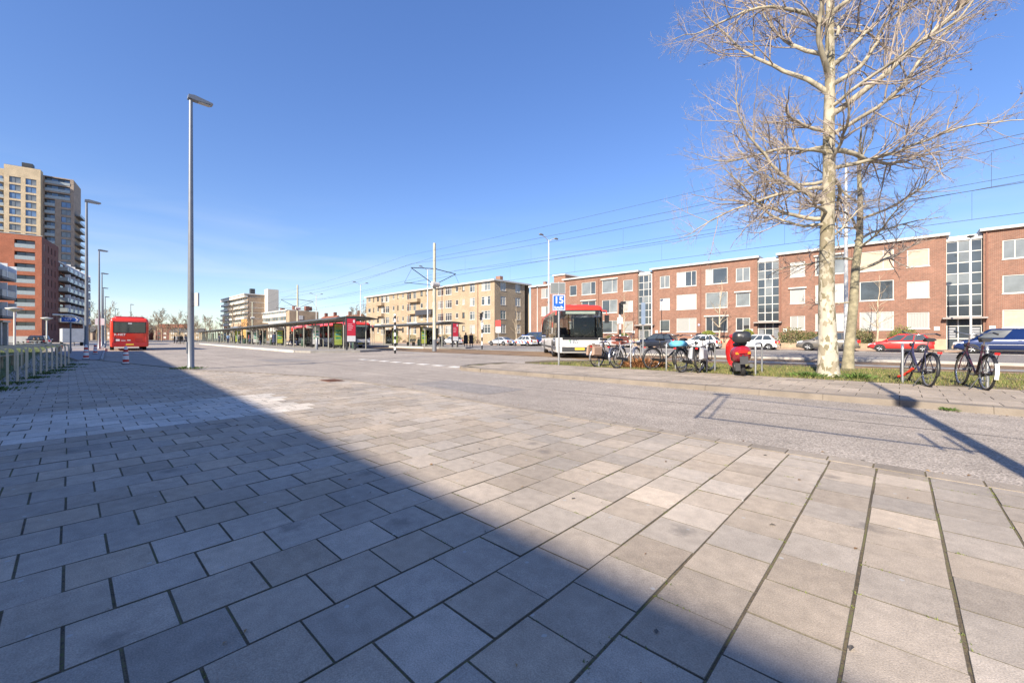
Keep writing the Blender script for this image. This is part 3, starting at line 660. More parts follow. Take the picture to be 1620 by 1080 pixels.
for (a, c, z0, z1, k, dk) in hol:
    window(t, a, c, z0, z1, y=.04, lights=k, pm=[rr.choice([GLASS,GLASS,CURTAIN,GLASS_PALE]) for _ in range(3)], trans=(None if k == 1 else .72), fw=.09, fm=(DARKSTEEL if dk and rr.random() < .6 else WHITE))
# side wall facing the alley
b = MB(); sh = [(1.6+q*4.2,3.1+q*4.2,z0,z1) for q in range(2) for z0, z1 in TR4]; wall_holes(b, 8.6, 0, H-.3, sh)
sw_ = b.build('side_wall', TAN_BRICK, t, (W, 0, 0), (0,0,R(90)))
for h in sh: window(sw_, *h, y=.04, lights=2, pm=[rr.choice([GLASS,CURTAIN,GLASS_PALE])], fw=.09, trans=.7)
# enclosed balconies in the middle of the front
for (bx0, bx1) in ((21.0,25.2),(6.2,9.4)):
    for z0 in (3.95,6.65,9.35):
        b = MB(); b.box(bx0,bx1,-.9,-.001,z0,z0+.75); b.build('balcony', TAN_BRICK if z0 > 4 else OFFWHITE, t)
b = MB(); b.box(24.5,30.5,-1.0,-.002,6.3,7.4); b.build('balcony', mat('dark_balcony_railing', (.07,.075,.09), .5, .3), t)
for px in (20.4,33.2,44.6): b = MB(); b.tube([(px,-.07,0),(px,-.07,H-.4)], .06, 8); b.build('downpipe', mat('brown_downpipe'), t)
for px in (13.5,29,38.5):
    b = MB(); b.box(px-.7,px+.7,-.5,-.001,.0,2.3); d = b.build('porch', WHITE, t); b = MB(); b.box(px-.45,px+.45,-.53,-.5,.05,2.1); b.build('door', mat('dark_green_door', (.05,.09,.06), .4), d)
# small pale house in the alley
t = thing('house', 'small pale rendered house seen down the alley between the brick blocks', 'house', (-52, 72, 0)); b = MB(); b.box(0,8,0,8,0,8.2); b.build('wall', mat('yellow_render', (.55,.44,.25), .8), t); b = MB(); b.box(-.2,8.2,-.2,8.2,8.2,8.5); b.build('roof', WHITE, t)
for q in (1,4.5): window(t, q, q+1.6, 5, 6.6, y=-.04, lights=2, pm=[GLASS])

# far slab of flats, nine galleries
t = thing('gallery_flats', 'far tall slab of flats with white galleries and a pale stair tower', 'building', (-274, 58.5, 0))
W, H = 45.4, 22.6
b = MB(); b.box(0,W,0,8.5,0,H-.5); b.build('wall', mat('far_brown_brick', (.33,.25,.18), .85, var=.2, scale=.6), t); b = MB(); b.box(-.4,W+.4,-1.6,8.9,H-.5,H); b.build('roof', WHITE, t)
for k in range(8):
    z0 = 1.2+k*2.62
    b = MB(); b.box(-.2,W+.1,-1.5,-.001,z0+1.3,z0+2.3); b.build('gallery', mat('pale_gallery_panels', (.62,.58,.5), .7, var=.12, scale=.5), t)
    b = MB(); b.box(W,W+.06,1,8,z0+1.5,z0+1.75); b.build('floor_band', OFFWHITE, t)
    for q in range(14):
        b = MB(); b.box(.6+q*3.2,2.7+q*3.2,-.06,-.002,z0+.2,z0+1.25); b.build('window', GLASS if (q+k) % 3 else GLASS_PALE, t)
b = MB(); b.box(W+.07,W+5,7.2,12,0,H+2.4); b.build('stair_tower', mat('pale_concrete_tower', (.6,.55,.47), .8), t); b = MB(); b.box(W-9,W-7,3,5,H+.001,H+3.2); b.build('chimney', DARKSTEEL, t)
# lower white and brown block in front of it
t = thing('apartment_block', 'lower far block with white banded front and brown gable', 'building', (-204, 58, 0))
W, H = 32, 11.8
b = MB(); b.box(0,W,0,11,0,H); b.build('wall', mat('far_tan_brick', (.36,.27,.18), .85, var=.2, scale=.6), t); b = MB(); b.box(-.3,W-2,-.4,8,H+.001,H+.5); b.build('roof', WHITE, t)
for k in range(4):
    b = MB(); b.box(0,W-3,-.25,-.001,1.2+k*2.8,2.6+k*2.8); b.build('spandrel', OFFWHITE, t)
    for q in range(9): b = MB(); b.box(.4+q*3.2,2.9+q*3.2,-.12,-.004,2.65+k*2.8,3.9+k*2.8); b.build('window', GLASS if (q*k) % 3 else GLASS_PALE, t)
for (cx, cy) in ((W-3,3),(W-1.5,7),(W-4,9),(12,4)): b = MB(); b.box(cx-.9,cx+.9,cy-.7,cy+.7,H+.51,H+2.1); b.build('chimney', DARK_BRICK, t)
b = MB(); b.box(W+.001,W+.1,3.5,5,8.4,10); b.build('window', WHITE, t)
t = thing('apartment_block', 'far low block with orange panel and blue balcony before the slab flats', 'building', (-222, 50, 0)); b = MB(); b.box(0,26,0,9,0,7.6); b.build('wall', mat('far_tan_brick'), t)
b = MB(); b.box(18,26.1,-.2,-.01,1,9); b.build('orange_panel', mat('orange_panel', (.55,.3,.1), .7), t); b = MB(); b.box(5,17,-1,-.01,4.2,6.2); b.build('balcony', mat('blue_grey_balcony', (.16,.2,.27), .6), t)
for q in range(5): b = MB(); b.box(1+q*3.3,3+q*3.3,-.08,-.005,1.5,3.4); b.build('window', GLASS, t)
# red roofed houses beyond
for k, (x, y, w_) in enumerate(((-166,64,13),(-150,66,12),(-134,68,13),(-119,72,13))):
    t = thing('house', 'far brick house with steep red tiled roof and brick chimney', 'house', (x,y,0), 0, 'red roofed houses beyond the tram stop')
    b = MB(); b.box(0,w_,0,9,0,5.6); b.build('wall', mat('far_tan_brick'), t)
    b = MB(); b.xprism([(-.4,5.6),(9.4,5.6),(4.5,9.6)], -.3, w_+.3); r_ = b.build('roof', mat('red_roof_tiles', (.25,.09,.05), .8, var=.25, scale=3), t)
    for cx in (2, w_-3): b = MB(); b.box(cx,cx+.9,4,5,8.6,10.9); b.build('chimney', DARK_BRICK, r_)
    for q in range(4): b = MB(); b.box(.8+q*3.1,2.6+q*3.1,-.06,-.001,3,4.6); b.build('window', WHITE if q % 2 else GLASS, t)

# ------------------ left side: red corner block, tower, balcony wings (turned about ten degrees)
RZ = R(-10)
def tbase(x, y): return (x, y, 0)
STEELG = mat('balcony_glass_front', (.34,.38,.38), .2, var=.15, spec=.8)
BALC = mat('grey_balcony_slab', (.16,.155,.15), .7)
SCREEN = mat('white_privacy_screen', (.78,.8,.82), .4, var=.05)
# local frame: +x points back along the street away from the camera when rz = 180 - 10
def left_thing(label, corner):
    return thing('apartment_building', label, 'building', (corner[0], corner[1], 0), R(90-10))
# local axes after the turn: local x runs along world +y (to the right in the picture), local y runs away from the camera; fronts face local -y
def side_y(depth): return depth
def recess(b, h, d, m): 
    a, c, z0, z1 = h; b.quad((a,d,z0),(c,d,z0),(c,d,z1),(a,d,z1), m)
# red corner block; its near corner with the street stands at local x = 0
t = left_thing('orange red brick corner block with stacked recessed balconies, below the tall tower', (-159.7,-4.85))
H = 27; hs = [(-4.6,-1.15,3.2+2.93*k,5.2+2.93*k) for k in range(8)]; ws = [(-11.5,-8.6,3.4+2.93*k,5.1+2.93*k) for k in range(8)]
b = MB(); wall_holes(b, 22, 1.6, H, hs+ws, rev=.9, x0=-22); [recess(b, h, .9, 0) for h in ws]; 
b.build('wall', ORANGE_BRICK, t)
b = MB(); b.box(-22,.05,-.06,1,0,1.6); b.build('plinth', OFFWHITE, t)
b = MB(); wl = [(2+q*3.2,2.9+q*3.2,3.2+2.93*k,5+2.93*k) for q in range(4) for k in range(8)]; wall_holes(b, 15.5, 0, H, wl, rev=.3); sd = b.build('side_wall', DARK_BRICK, t, (0,0,0), (0,0,R(90)))  # side wall in darker brick than the front: its shade is in the colour
for h in wl: window(sd, *h, y=.1, pm=[GLASS if (h[0]*3+h[2]) % 2 < 1 else CURTAIN], sill=False, fm=DARKSTEEL if h[0] > 4 else WHITE)
b = MB(); b.box(-22,-.4,.5,15.4,H-.6,H-.1); b.build('roof', ROOFING, t); b = MB(); b.box(-22,.1,-.08,.1,H,H+.15); b.build('roof_edge', OFFWHITE, t)
for h in hs:
    w_ = window(t, h[0], h[1], h[2]-.4, h[3]+.3, y=.9, lights=2, pm=[GLASS, GLASS_PALE], fm=DARKSTEEL, sill=False)
    b = MB(); b.box(h[0]+.02,h[1]-.02,.02,.06,h[2]+.02,h[2]+1.0); b.build('balustrade', STEELG, t)
for h in ws: window(t, *h, y=.2, lights=2, pm=[GLASS_SKY, GLASS_PALE], fm=DARKSTEEL, sill=False)
# wing with long balconies behind it
t = left_thing('dark brick wing with long rows of balconies and white privacy screens', (-173,-2.9))
b = MB(); b.box(-14,.0,2.8,40,0,23); b.build('wall', DARK_BRICK, t); b = MB(); b.box(-14,.1,2.6,40.2,23,23.4); b.build('roof', OFFWHITE, t)
for k in range(6):
    z0 = 5.6+k*2.95
    b = MB(); b.box(.01,2.1,3,34,z0,z0+.22); s_ = b.build('balcony', BALC, t); b = MB(); b.box(2.02,2.08,3,34,z0+.22,z0+1.25); b.build('balustrade', STEELG, s_)
    b = MB(); b.box(.05,2.02,2.98,3.04,z0+.22,z0+1.25); b.build('balustrade', STEELG, s_)
    for q in range(6): b = MB(); b.box(1.1,2.3,5+q*5.4,5.12+q*5.4,z0+.3,z0+2.3); b.build('privacy_screen', SCREEN, s_)
    for q in range(6): b = MB(); b.box(.001,.06,5.6+q*5.2,8.6+q*5.2,z0+.25,z0+2.4); b.build('window', GLASS_PALE if q % 2 else GLASS, t)
# near block at the picture edge
t = left_thing('dark red brick block with projecting balcony boxes and white screens by the lawn', (-92,-10.6))
b = MB(); b.box(-12,-.0,0,16,0,13.2); b.build('wall', DARK_BRICK, t); b = MB(); b.box(-12.2,.2,-.2,16.2,13.2,13.5); b.build('roof', OFFWHITE, t)
for k in range(3):
    z0 = 4.2+k*3.0
    for q in (0, 7.5):
        b = MB(); b.box(.01,2.3,q+.4,q+6.3,z0,z0+.35); s_ = b.build('balcony', BALC, t)
        b = MB(); b.box(2.2,2.28,q+.45,q+6.25,z0+.35,z0+1.35); b.build('balustrade', mat('perforated_grey_panel', (.4,.4,.38), .5, .2), s_); b = MB(); b.box(.05,2.2,q+.42,q+.48,z0+.35,z0+1.35); b.build('balustrade', mat('perforated_grey_panel'), s_)
        b = MB(); b.box(1.3,2.35,q+6.2,q+6.32,z0+.4,z0+2.5); b.build('privacy_screen', SCREEN, s_)
        b = MB(); b.box(1.3,2.35,q+2.2,q+2.32,z0+.4,z0+2.5); b.build('privacy_screen', SCREEN, s_)
    for q in range(4): b = MB(); b.box(.001,.07,1+q*3.8,3.4+q*3.8,z0+.4,z0+2.3); b.build('window', GLASS if q % 2 else GLASS_PALE, t)
b = MB(); b.box(.01,1.4,11,11.5,0,3.6); b.box(.01,1.4,13.6,14.1,0,3.6); b.box(-.0,1.6,10.9,14.2,3.6,3.9); b.build('porch', WHITE, t)
for q in range(3): b = MB(); b.box(.001,.08,1+q*3.2,3.2+q*3.2,.3,2.8); f_ = b.build('shop_window', WHITE, t); b = MB(); b.box(.081,.09,1.15+q*3.2,3.05+q*3.2,.45,2.65); b.build('pane', GLASS, f_)
# tower
t = left_thing('tall cream and brown brick residential tower with stacked windows and corner balconies', (-243.8,-7.7))
hs = [(-8.0,-5.1,9+3.0*k,11.3+3.0*k) for k in range(18)]+[(-3.9,-1.1,9+3.0*k,11.3+3.0*k) for k in range(18)]
b = MB(); wall_holes(b, 9.3, 0, 66.5, hs, rev=.35, x0=-9.3); b.quad((0,0,0),(0,3.2,0),(0,3.2,66.5),(0,0,66.5)); b.build('wall', CREAM_BRICK, t)
for i, h in enumerate(hs): window(t, *h, y=.2, lights=2, pm=[[GLASS_SKY],[GLASS_PALE],[GLASS_SKY,GLASS_PALE]][(i*5+i//18) % 3], fm=DARKSTEEL, sill=False, fw=.08)
b = MB(); b.box(-24,-9.31,1.2,14,0,65); b.build('wall', CREAM_BRICK, t)
for k in range(18):
    b = MB(); b.box(-14,-9.32,.0,1.19,8.6+3*k,8.9+3*k); s_ = b.build('balcony', mat('cream_balcony_slab', (.5,.42,.3), .7), t); b = MB(); b.box(-13.9,-9.4,.02,.08,8.9+3*k,9.9+3*k); b.build('balustrade', STEELG, s_)
    b = MB(); b.box(-13.4,-9.9,1.1,1.19,9+3*k,11.2+3*k); b.build('window', GLASS_SKY if k % 3 else GLASS_PALE, t)
# brown part, set back
hb = [(4.9,7.6,8.8+3.0*k,11.0+3.0*k) for k in range(16)]; hr = [(.3,3.2,8.8+3.0*k,11.4+3.0*k) for k in range(16)]; ht = [(.4,7.4,56.8+2.95*k,59.2+2.95*k) for k in range(3)]
b = MB(); wall_holes(b, 8.4, 0, 65.5, hb+hr+ht, rev=1.0, y=3.21, x0=0); b.build('wall', BROWN_BRICK, t)
for i, h in enumerate(hb): window(t, *h, y=3.4, lights=2, pm=[[GLASS_SKY],[GLASS_SKY,GLASS_PALE],[GLASS_PALE]][(i*7) % 3], fm=DARKSTEEL, sill=False)
for i, h in enumerate(hr+ht):
    window(t, h[0], h[1], h[2], h[3], y=4.15, lights=2 if h in hr else 4, pm=[GLASS, GLASS_SKY], fm=DARKSTEEL, sill=False)
    b = MB(); b.box(h[0]+.02,h[1]-.02,3.1,3.16,h[2],h[2]+1.05); b.build('balustrade', STEELG, t)
b = MB(); b.box(8.38,8.4,3.22,16,0,65.4); b.build('side_wall', BROWN_BRICK, t); b = MB(); b.box(-9.2,8.3,3.6,16,65,65.4); b.build('roof', ROOFING, t)
b = MB(); b.box(-5,-2.2,.6,3,66.6,68.4); b.build('roof_plant', DARKSTEEL, t); b = MB(); b.box(-9.25,-.1,.1,3.2,66,66.6); b.build('roof', ROOFING, t)
for k in range(16):
    b = MB(); b.box(8.41,10.0,5,14,6.2+3*k,6.45+3*k); s_ = b.build('balcony', BALC, t); b = MB(); b.box(9.9,9.98,5,14,6.45+3*k,7.5+3*k); b.build('balustrade', STEELG, s_)

# block behind the camera that shades the pavement
t = thing('apartment_building', 'long flat roofed apartment building behind the pavement, casting the shade', 'building', (-46, -9.52, 0), R(-3.2))
W, H = 66, 8.28
hs = [(1.2+q*3.3,3.0+q*3.3,1.0+k*2.75,2.6+k*2.75) for q in range(19) for k in range(3)]
b = MB(); wall_holes(b, W, 0, H-.2, hs, rev=.15); wl_ = b.build('wall', BROWN_BRICK, t, (W,0,0), (0,0,R(180)))
for i, h in enumerate(hs): window(wl_, *h, y=.08, lights=2, pm=[[GLASS],[CURTAIN]][i % 2])
b = MB(); b.box(0,W,-10,-.2,0,H-.21); b.build('core', BROWN_BRICK, t)
b = MB(); b.box(-.2,W+.2,-10.2,.3,H-.2,H); b.build('roof', OFFWHITE, t)

# low brick terraces closing the far end of the street
for k in range(9):
    u = 118+k*22; kk = (u-810)/655; Zd = 262+(k*53 % 30); x, y = Zd*(.73*kk-.683), Zd*(.683*kk+.73); h_ = 5+(k*37 % 4)
    t = thing('house', 'far brown brick terrace house behind the bare trees', 'house', (x, y, 0), R(60), 'terrace houses at the end of the street')
    b = MB(); b.box(-9,9,0,8,0,h_); b.build('wall', [BROWN_BRICK, DARK_BRICK, TAN_BRICK][k % 3], t); b = MB(); b.xprism([(-.3,h_),(8.3,h_),(4,h_+2.6)], -9.2, 9.2); b.build('roof', mat('red_roof_tiles') if k % 2 else ROOFING, t)
    for q in range(5):
        for z0 in (1,3.6): b = MB(); b.box(-8+q*3.4,-6.4+q*3.4,-.06,-.001,z0,z0+1.3); b.build('window', GLASS if (q+k) % 2 else WHITE, t)

# ---------------------------------------------------------------- trees
def limb(b, p, d, L, r, n, rr, wob=.16, up=.04, tip=.25, k=6, m=0):
    pts = [Vector(p)]; rad = [r]; d = Vector(d).normalized()
    for i in range(1, n+1):
        d = (d+Vector((rr.uniform(-1,1), rr.uniform(-1,1), rr.uniform(-1,1)))*wob+Vector((0,0,up))).normalized()
        pts.append(pts[-1]+d*(L/n)); rad.append(r*(1-(1-tip)*i/n))
    b.tube(pts, rad, k, m, cap=False); return pts, rad
def sub(pts, rad, f):
    q = f*(len(pts)-1); i = min(int(q), len(pts)-2); t = q-i
    return pts[i].lerp(pts[i+1], t), rad[i]*(1-t)+rad[i+1]*t, (pts[i+1]-pts[i]).normalized()
def spray(tw, pts, rad, rr, nch, Lr, L, depth, out, kk=4, m=0):
    """side shoots off a limb, recursively, getting finer"""
    for c in range(nch):
        f = rr.uniform(.18, .98); p, r, d = sub(pts, rad, f)
        ax = d.orthogonal().normalized(); ax.rotate(Matrix.Rotation(rr.uniform(0, 6.283), 3, d))
        a = rr.uniform(.5, 1.15); dd = (d*math.cos(a)+ax*math.sin(a)+Vector((0,0,rr.uniform(-.05,.3)))).normalized()
        l = L*Lr*rr.uniform(.5, 1.15)*(1.15-.5*f); r2 = min(r*.6, .0055+.008*depth)
        n = max(3, int(l/.16)) if depth > 0 else 3
        q, rd = limb(tw, p, dd, l, max(r2, .0026), min(n, 7), rr, .22, .03, .35, 3 if depth < 2 else kk, m)
        if depth > 0: spray(tw, q, rd, rr, out[depth-1], .52, l, depth-1, out, 3, m)
def plane_bark():
    m, n, b = _mk('plane_bark'); L = n.links.new
    t = n.nodes.new('ShaderNodeTexCoord'); mp = n.nodes.new('ShaderNodeMapping'); mp.inputs['Scale'].default_value = (1,1,.6); L(t.outputs['Object'], mp.inputs[0])
    vo = n.nodes.new('ShaderNodeTexVoronoi'); vo.inputs['Scale'].default_value = 13; nz = n.nodes.new('ShaderNodeTexNoise'); nz.inputs['Scale'].default_value = 7; nz.inputs['Detail'].default_value = 6
    L(mp.outputs[0], nz.inputs['Vector']); ad = n.nodes.new('ShaderNodeMix'); ad.data_type = 'VECTOR'; ad.inputs[0].default_value = .25; L(mp.outputs[0], ad.inputs[4]); L(nz.outputs['Color'], ad.inputs[5]); L(ad.outputs[1], vo.inputs['Vector'])
    sp = n.nodes.new('ShaderNodeSeparateColor'); L(vo.outputs['Color'], sp.inputs[0])
    cr = n.nodes.new('ShaderNodeValToRGB'); cr.color_ramp.interpolation = 'CONSTANT'; e = cr.color_ramp.elements
    e[0].color = (.43,.39,.31,1); e[1].position = .35; e[1].color = (.29,.25,.18,1)
    for p, c in ((.58,(.5,.46,.36,1)),(.74,(.2,.175,.11,1)),(.88,(.55,.5,.4,1))): x = e.new(p); x.color = c
    L(sp.outputs[0], cr.inputs[0])
    # bark gets darker and greener higher up the stem, pale and flaked near the ground
    sz = n.nodes.new('ShaderNodeSeparateXYZ'); L(t.outputs['Object'], sz.inputs[0])
    mr = n.nodes.new('ShaderNodeMapRange'); mr.inputs[1].default_value = 1.2; mr.inputs[2].default_value = 3.0; mr.inputs[3].default_value = .0; mr.inputs[4].default_value = .55; L(sz.outputs[2], mr.inputs[0])
    n3 = n.nodes.new('ShaderNodeTexNoise'); n3.inputs['Scale'].default_value = 5; n3.inputs['Detail'].default_value = 7; L(t.outputs['Object'], n3.inputs['Vector'])
    mm = n.nodes.new('ShaderNodeMath'); mm.operation = 'MULTIPLY'; L(mr.outputs[0], mm.inputs[0]); L(n3.outputs[0], mm.inputs[1]); m2 = n.nodes.new('ShaderNodeMath'); m2.operation = 'MULTIPLY'; m2.inputs[1].default_value = 1.5; L(mm.outputs[0], m2.inputs[0])
    mx = n.nodes.new('ShaderNodeMix'); mx.data_type = 'RGBA'; mx.inputs[7].default_value = (.17,.145,.085,1); L(m2.outputs[0], mx.inputs[0]); L(cr.outputs[0], mx.inputs[6]); L(mx.outputs[2], b.inputs['Base Color'])
    b.inputs['Roughness'].default_value = .9
    bp = n.nodes.new('ShaderNodeBump'); bp.inputs['Strength'].default_value = .7; bp.inputs['Distance'].default_value = .02; L(nz.outputs[0], bp.inputs['Height']); L(bp.outputs[0], b.inputs['Normal'])
    return m
BARK = plane_bark()
LIMB = mat('plane_limb_bark', (.34,.3,.22), .9, var=.45, scale=5)
TWIG = mat('winter_twig', (.33,.275,.235), .9, var=.3, scale=3)
t = thing('plane_tree', 'big bare plane tree with pale flaking trunk on the verge', 'tree', (-1.39, 13.75, .05))
rr = random.Random(21); tr = MB(); tw = MB()
tp = [(0,0,-.1),(.01,0,.25),(.0,.0,1.0),(-.03,.01,2.0),(-.02,.02,3.2),(.0,.0,4.4),(.03,.0,5.4),(.02,.02,6.6),(.05,.02,8.0),(.04,.0,9.5),(.1,.05,11.0),(.05,0,12.6),(.1,0,14)]
tr.tube(tp, [.3,.238,.208,.18,.17,.155,.14,.127,.11,.095,.075,.05,.02], 18)
tr.build('trunk', BARK, t)
RV = Vector((.73,.683,0)); FV = Vector((-.683,.73,0))
# main limbs: height, direction (right, away), rise, length, thickness
LB = [(4.2,-1,.3,-.02,3.4,.06),(4.35,-.9,-.5,.12,2.9,.05),(4.9,.8,.6,.1,2.8,.05),(5.0,-1,.1,.1,4.0,.055),(5.5,.9,-.4,.1,3.6,.055),(6.0,1,.2,.12,5.2,.07),(6.1,-.7,.7,.2,3.2,.05),
      (6.5,-1,-.2,.3,2.6,.05),(6.9,1,-.1,.35,6.6,.085),(7.1,.3,-1,.4,3.4,.05),(7.5,-1,.1,.5,4.4,.07),(7.7,.9,.4,.3,5.2,.07),(7.9,-.8,-.4,.6,4.6,.075),(8.2,1,-.3,.5,5.4,.07),(8.5,-.9,.5,.7,4.0,.06),
      (8.9,.7,.7,.8,4.4,.06),(9.3,-.9,-.1,.8,4.2,.06),(9.6,.9,-.2,.8,4.6,.06),(10.1,-.4,.9,1,3.6,.05),(10.4,.5,-.8,1,3.6,.05),(10.9,-.8,-.3,1.1,3.2,.045),(11.4,.8,.2,1.2,3.2,.04),(12.0,-.5,.5,1.4,2.4,.035),(5.7,-.2,-1,.15,2.6,.045),(3.7,.9,.3,.15,1.9,.035),(4.6,-1,-.15,.05,4.2,.06),(5.2,-.9,.5,.05,3.8,.05),(5.9,-1,-.3,.12,3.6,.05),(5.3,1,.5,.1,3.8,.05),(6.4,.9,-.5,.15,4.4,.055),(4.0,-.9,.0,.02,2.6,.045)]
for (z, a, f, up, L_, r) in LB:
    d = RV*a+FV*f+Vector((0,0,up)); i = [k for k in range(len(tp)) if tp[k][2] <= z][-1]
    lm, rd = limb(tr2 := MB(), (tp[i][0], tp[i][1], z), d, L_, r, 13, rr, .27, .035, .14, 7)
    tw.v and None
    o = tr2.build('limb', LIMB, t)
    spray(tw, lm, rd, rr, 10+int(L_*2.6), .42, L_, 2, [5, 7], 4)
# twigs straight off the stem
st = [Vector(p) for p in tp[4:]]; spray(tw, st, [.08]*len(st), rr, 26, .09, 11, 1, [5, 6], 4)
tw.build('crown', TWIG, t)
sb = MB()
cand = [Vector(p) for p in tw.v[::7] if 6.4 < p[2] < 11 and (p[0]*.73+p[1]*.683) > 1.2]
for _ in range(90):
    q = rr.choice(cand); p = q-Vector((0,0,.14)); sb.sphere(p, .02, 6, 4); sb.tube([p, q], .002, 3)
tag(sb.build('seed_balls', mat('seed_ball', (.09,.055,.03), .9), t), kind='stuff')
# slimmer second tree behind
t = thing('plane_tree', 'slender mossy young plane tree standing close behind the big trunk', 'tree', (-1.25, 17.6, .05))
rr = random.Random(8); tr = MB(); tw = MB()
tp = [(0,0,-.05),(.02,0,.5),(.1,0,1.5),(.16,.02,2.4),(.2,.0,3.3),(.3,.0,4.3),(.32,0,5.4),(.28,0,6.6),(.35,0,8.0)]
tr.tube(tp, [.19,.15,.135,.125,.115,.1,.075,.05,.02], 14); tr.build('trunk', mat('mossy_bark', (.27,.24,.16), .9, var=.5, scale=6, bump=.6, bscale=20), t)
for (z, a, f, up, L_, r) in [(2.2,-.9,.2,.1,1.5,.03),(3.2,1,-.1,.45,3.4,.06),(3.6,-.9,.4,.2,2.6,.045),(4.2,1,.4,.3,3.2,.05),(4.5,-.7,-.6,.4,2.8,.045),(4.9,.9,-.3,.5,3.0,.045),(5.4,-1,.1,.5,2.6,.04),(5.8,.7,.6,.7,2.6,.04),(6.3,-.6,-.5,.8,2.2,.035),(6.8,.6,-.3,.9,2.0,.03),(3.9,.2,-1,.3,2.4,.04),(4.6,0,1,.4,2.6,.04)]:
    d = RV*a+FV*f+Vector((0,0,up)); i = [k for k in range(len(tp)) if tp[k][2] <= z][-1]
    lm, rd = limb(tr2 := MB(), (tp[i][0], tp[i][1], z), d, L_, r, 9, rr, .2, .03, .18, 6); tr2.build('limb', LIMB, t)
    spray(tw, lm, rd, rr, 8+int(L_*2.1), .4, L_, 2, [4, 6], 4)
tw.build('crown', TWIG, t)
# bare trees further off: a few grown shapes, each tree its own copy
def bare_tree(seed, H, spread, fine, twm, thick=.02):
    rr = random.Random(seed); tr = MB(); tw = MB(); pts = [Vector((0,0,-.1))]; n = 8
    for i in range(1, n+1): pts.append(Vector((rr.uniform(-.1,.1)*i*.35, rr.uniform(-.1,.1)*i*.35, H*.8*i/n)))
    rad = [H*thick*(1-.85*i/n) for i in range(n+1)]; tr.tube(pts, rad, 8)
    for k in range(14):
        f = rr.uniform(.28, .98); p, r, d = sub(pts, rad, f); a = k*2.4+rr.uniform(-.4,.4)
        dd = Vector((math.cos(a), math.sin(a), rr.uniform(.3, 1.0)+f*.4)); L_ = H*spread*(1.15-.7*f)*rr.uniform(.8,1.2)
        lm, rd = limb(tr, p, dd, L_, r*.55, 7, rr, .18, .06, .2, 5)
        spray_far(tw, lm, rd, rr, fine, L_, 1 if fine < 9 else 2, thick*H*(.08 if fine < 9 else .17))
    return tr, tw
def spray_far(tw, pts, rad, rr, nch, L, depth, rmin):
    for c in range(nch):
        f = rr.uniform(.2, 1); p, r, d = sub(pts, rad, f); ax = d.orthogonal().normalized(); ax.rotate(Matrix.Rotation(rr.uniform(0,6.283), 3, d))
        a = rr.uniform(.4,1.0); dd = d*math.cos(a)+ax*math.sin(a)+Vector((0,0,.2)); l = L*.45*rr.uniform(.5,1.1)
        q, rd = limb(tw, p, dd, l, max(r*.5, rmin), 3, rr, .2, .05, .4, 3)
        if depth > 0: spray_far(tw, q, rd, rr, max(3, nch//2), l, depth-1, rmin*.75)
def place_tree(proto, label, x, y, s, rz, group, z=0):
    t = thing('bare_tree', label, 'tree', (x,y,z), rz, group); t.scale = (s,s,s)
    for nm, me in proto: link(nm, me, t)
    return t
FARTW = mat('far_twig_tan', (.25,.18,.115), .95, var=.25, scale=.5); FARTR = mat('far_trunk_tan', (.3,.23,.15), .95, var=.2)
FARTW2 = mat('far_twig_grey', (.21,.16,.12), .95, var=.25, scale=.5)
protos = []
for k in range(4):
    a, b = bare_tree(40+k, 10, .34, 9, None, .016); protos.append((('trunk', a.mesh('trunk', FARTR)), ('crown', b.mesh('crown', FARTW if k % 2 else FARTW2))))
rr = random.Random(3)
LBL = 'tan bare winter tree in the far row beyond the red bus'
for k in range(26):
    u = 126+k*8.2+rr.uniform(-3,3); kk = (u-810)/655; Zd = rr.uniform(170, 250) if u < 300 else rr.uniform(150,200)
    place_tree(protos[k % 4], LBL if u < 240 else 'tan bare winter tree beyond the bus station shelters', Zd*(.73*kk-.683), Zd*(.683*kk+.73), rr.uniform(.75,1.6)*(1.15 if u < 235 else 1.0), rr.uniform(0,6), 'bare trees at the end of the street')
for (u, Zd, s) in ((368,120,1.25),(352,150,1.0),(395,150,1.0),(573,118,1.3),(560,125,1.2),(545,140,.9),(505,150,.9)):
    kk = (u-810)/655; place_tree(protos[int(u) % 4], 'bare winter tree rising behind the station canopy before the far flats', Zd*(.73*kk-.683), Zd*(.683*kk+.73), s, u, 'bare trees behind the station')
# thin street trees along the far kerb
YT = mat('young_trunk', (.46,.38,.27), .9, var=.25, scale=5)
a, b = bare_tree(77, 9.0, .2, 5, None, .011); ymesh = (('trunk', a.mesh('trunk', YT)), ('crown', b.mesh('crown', FARTW)))
for (x, y, s, lb) in ((-14.2,47.9,1.0,'slim young street tree before the block with white blinds'),(-25.4,47.9,.95,'slim young street tree beside the white parked sports car'),(-1.4,47.9,.9,'slim young street tree between the grey car and red car'),(-43.9,47.9,.85,'slim young street tree before the tan block gable'),(-70,50,.9,'slim young street tree before the middle of the tan block'),(-88,50,.9,'slim young street tree before the far end of the tan block'),(-36,47.9,.6,'small blossoming street tree behind the police car')):
    t = place_tree(ymesh, lb, x, y, s, x, 'young street trees', .09)
bl = MB(); rr = random.Random(5)
for _ in range(900):
    p = Vector((rr.gauss(0,1.0), rr.gauss(0,1.0), 4.2+rr.gauss(0,1.1))); s = .07
    bl.add([p+Vector((-s,0,-s)), p+Vector((s,rr.uniform(-s,s),-s)), p+Vector((0,rr.uniform(-s,s),s))], [(0,1,2)])
o = bl.build('blossom', mat('pale_blossom', (.6,.55,.45), .8), t); tag(o, kind='stuff')

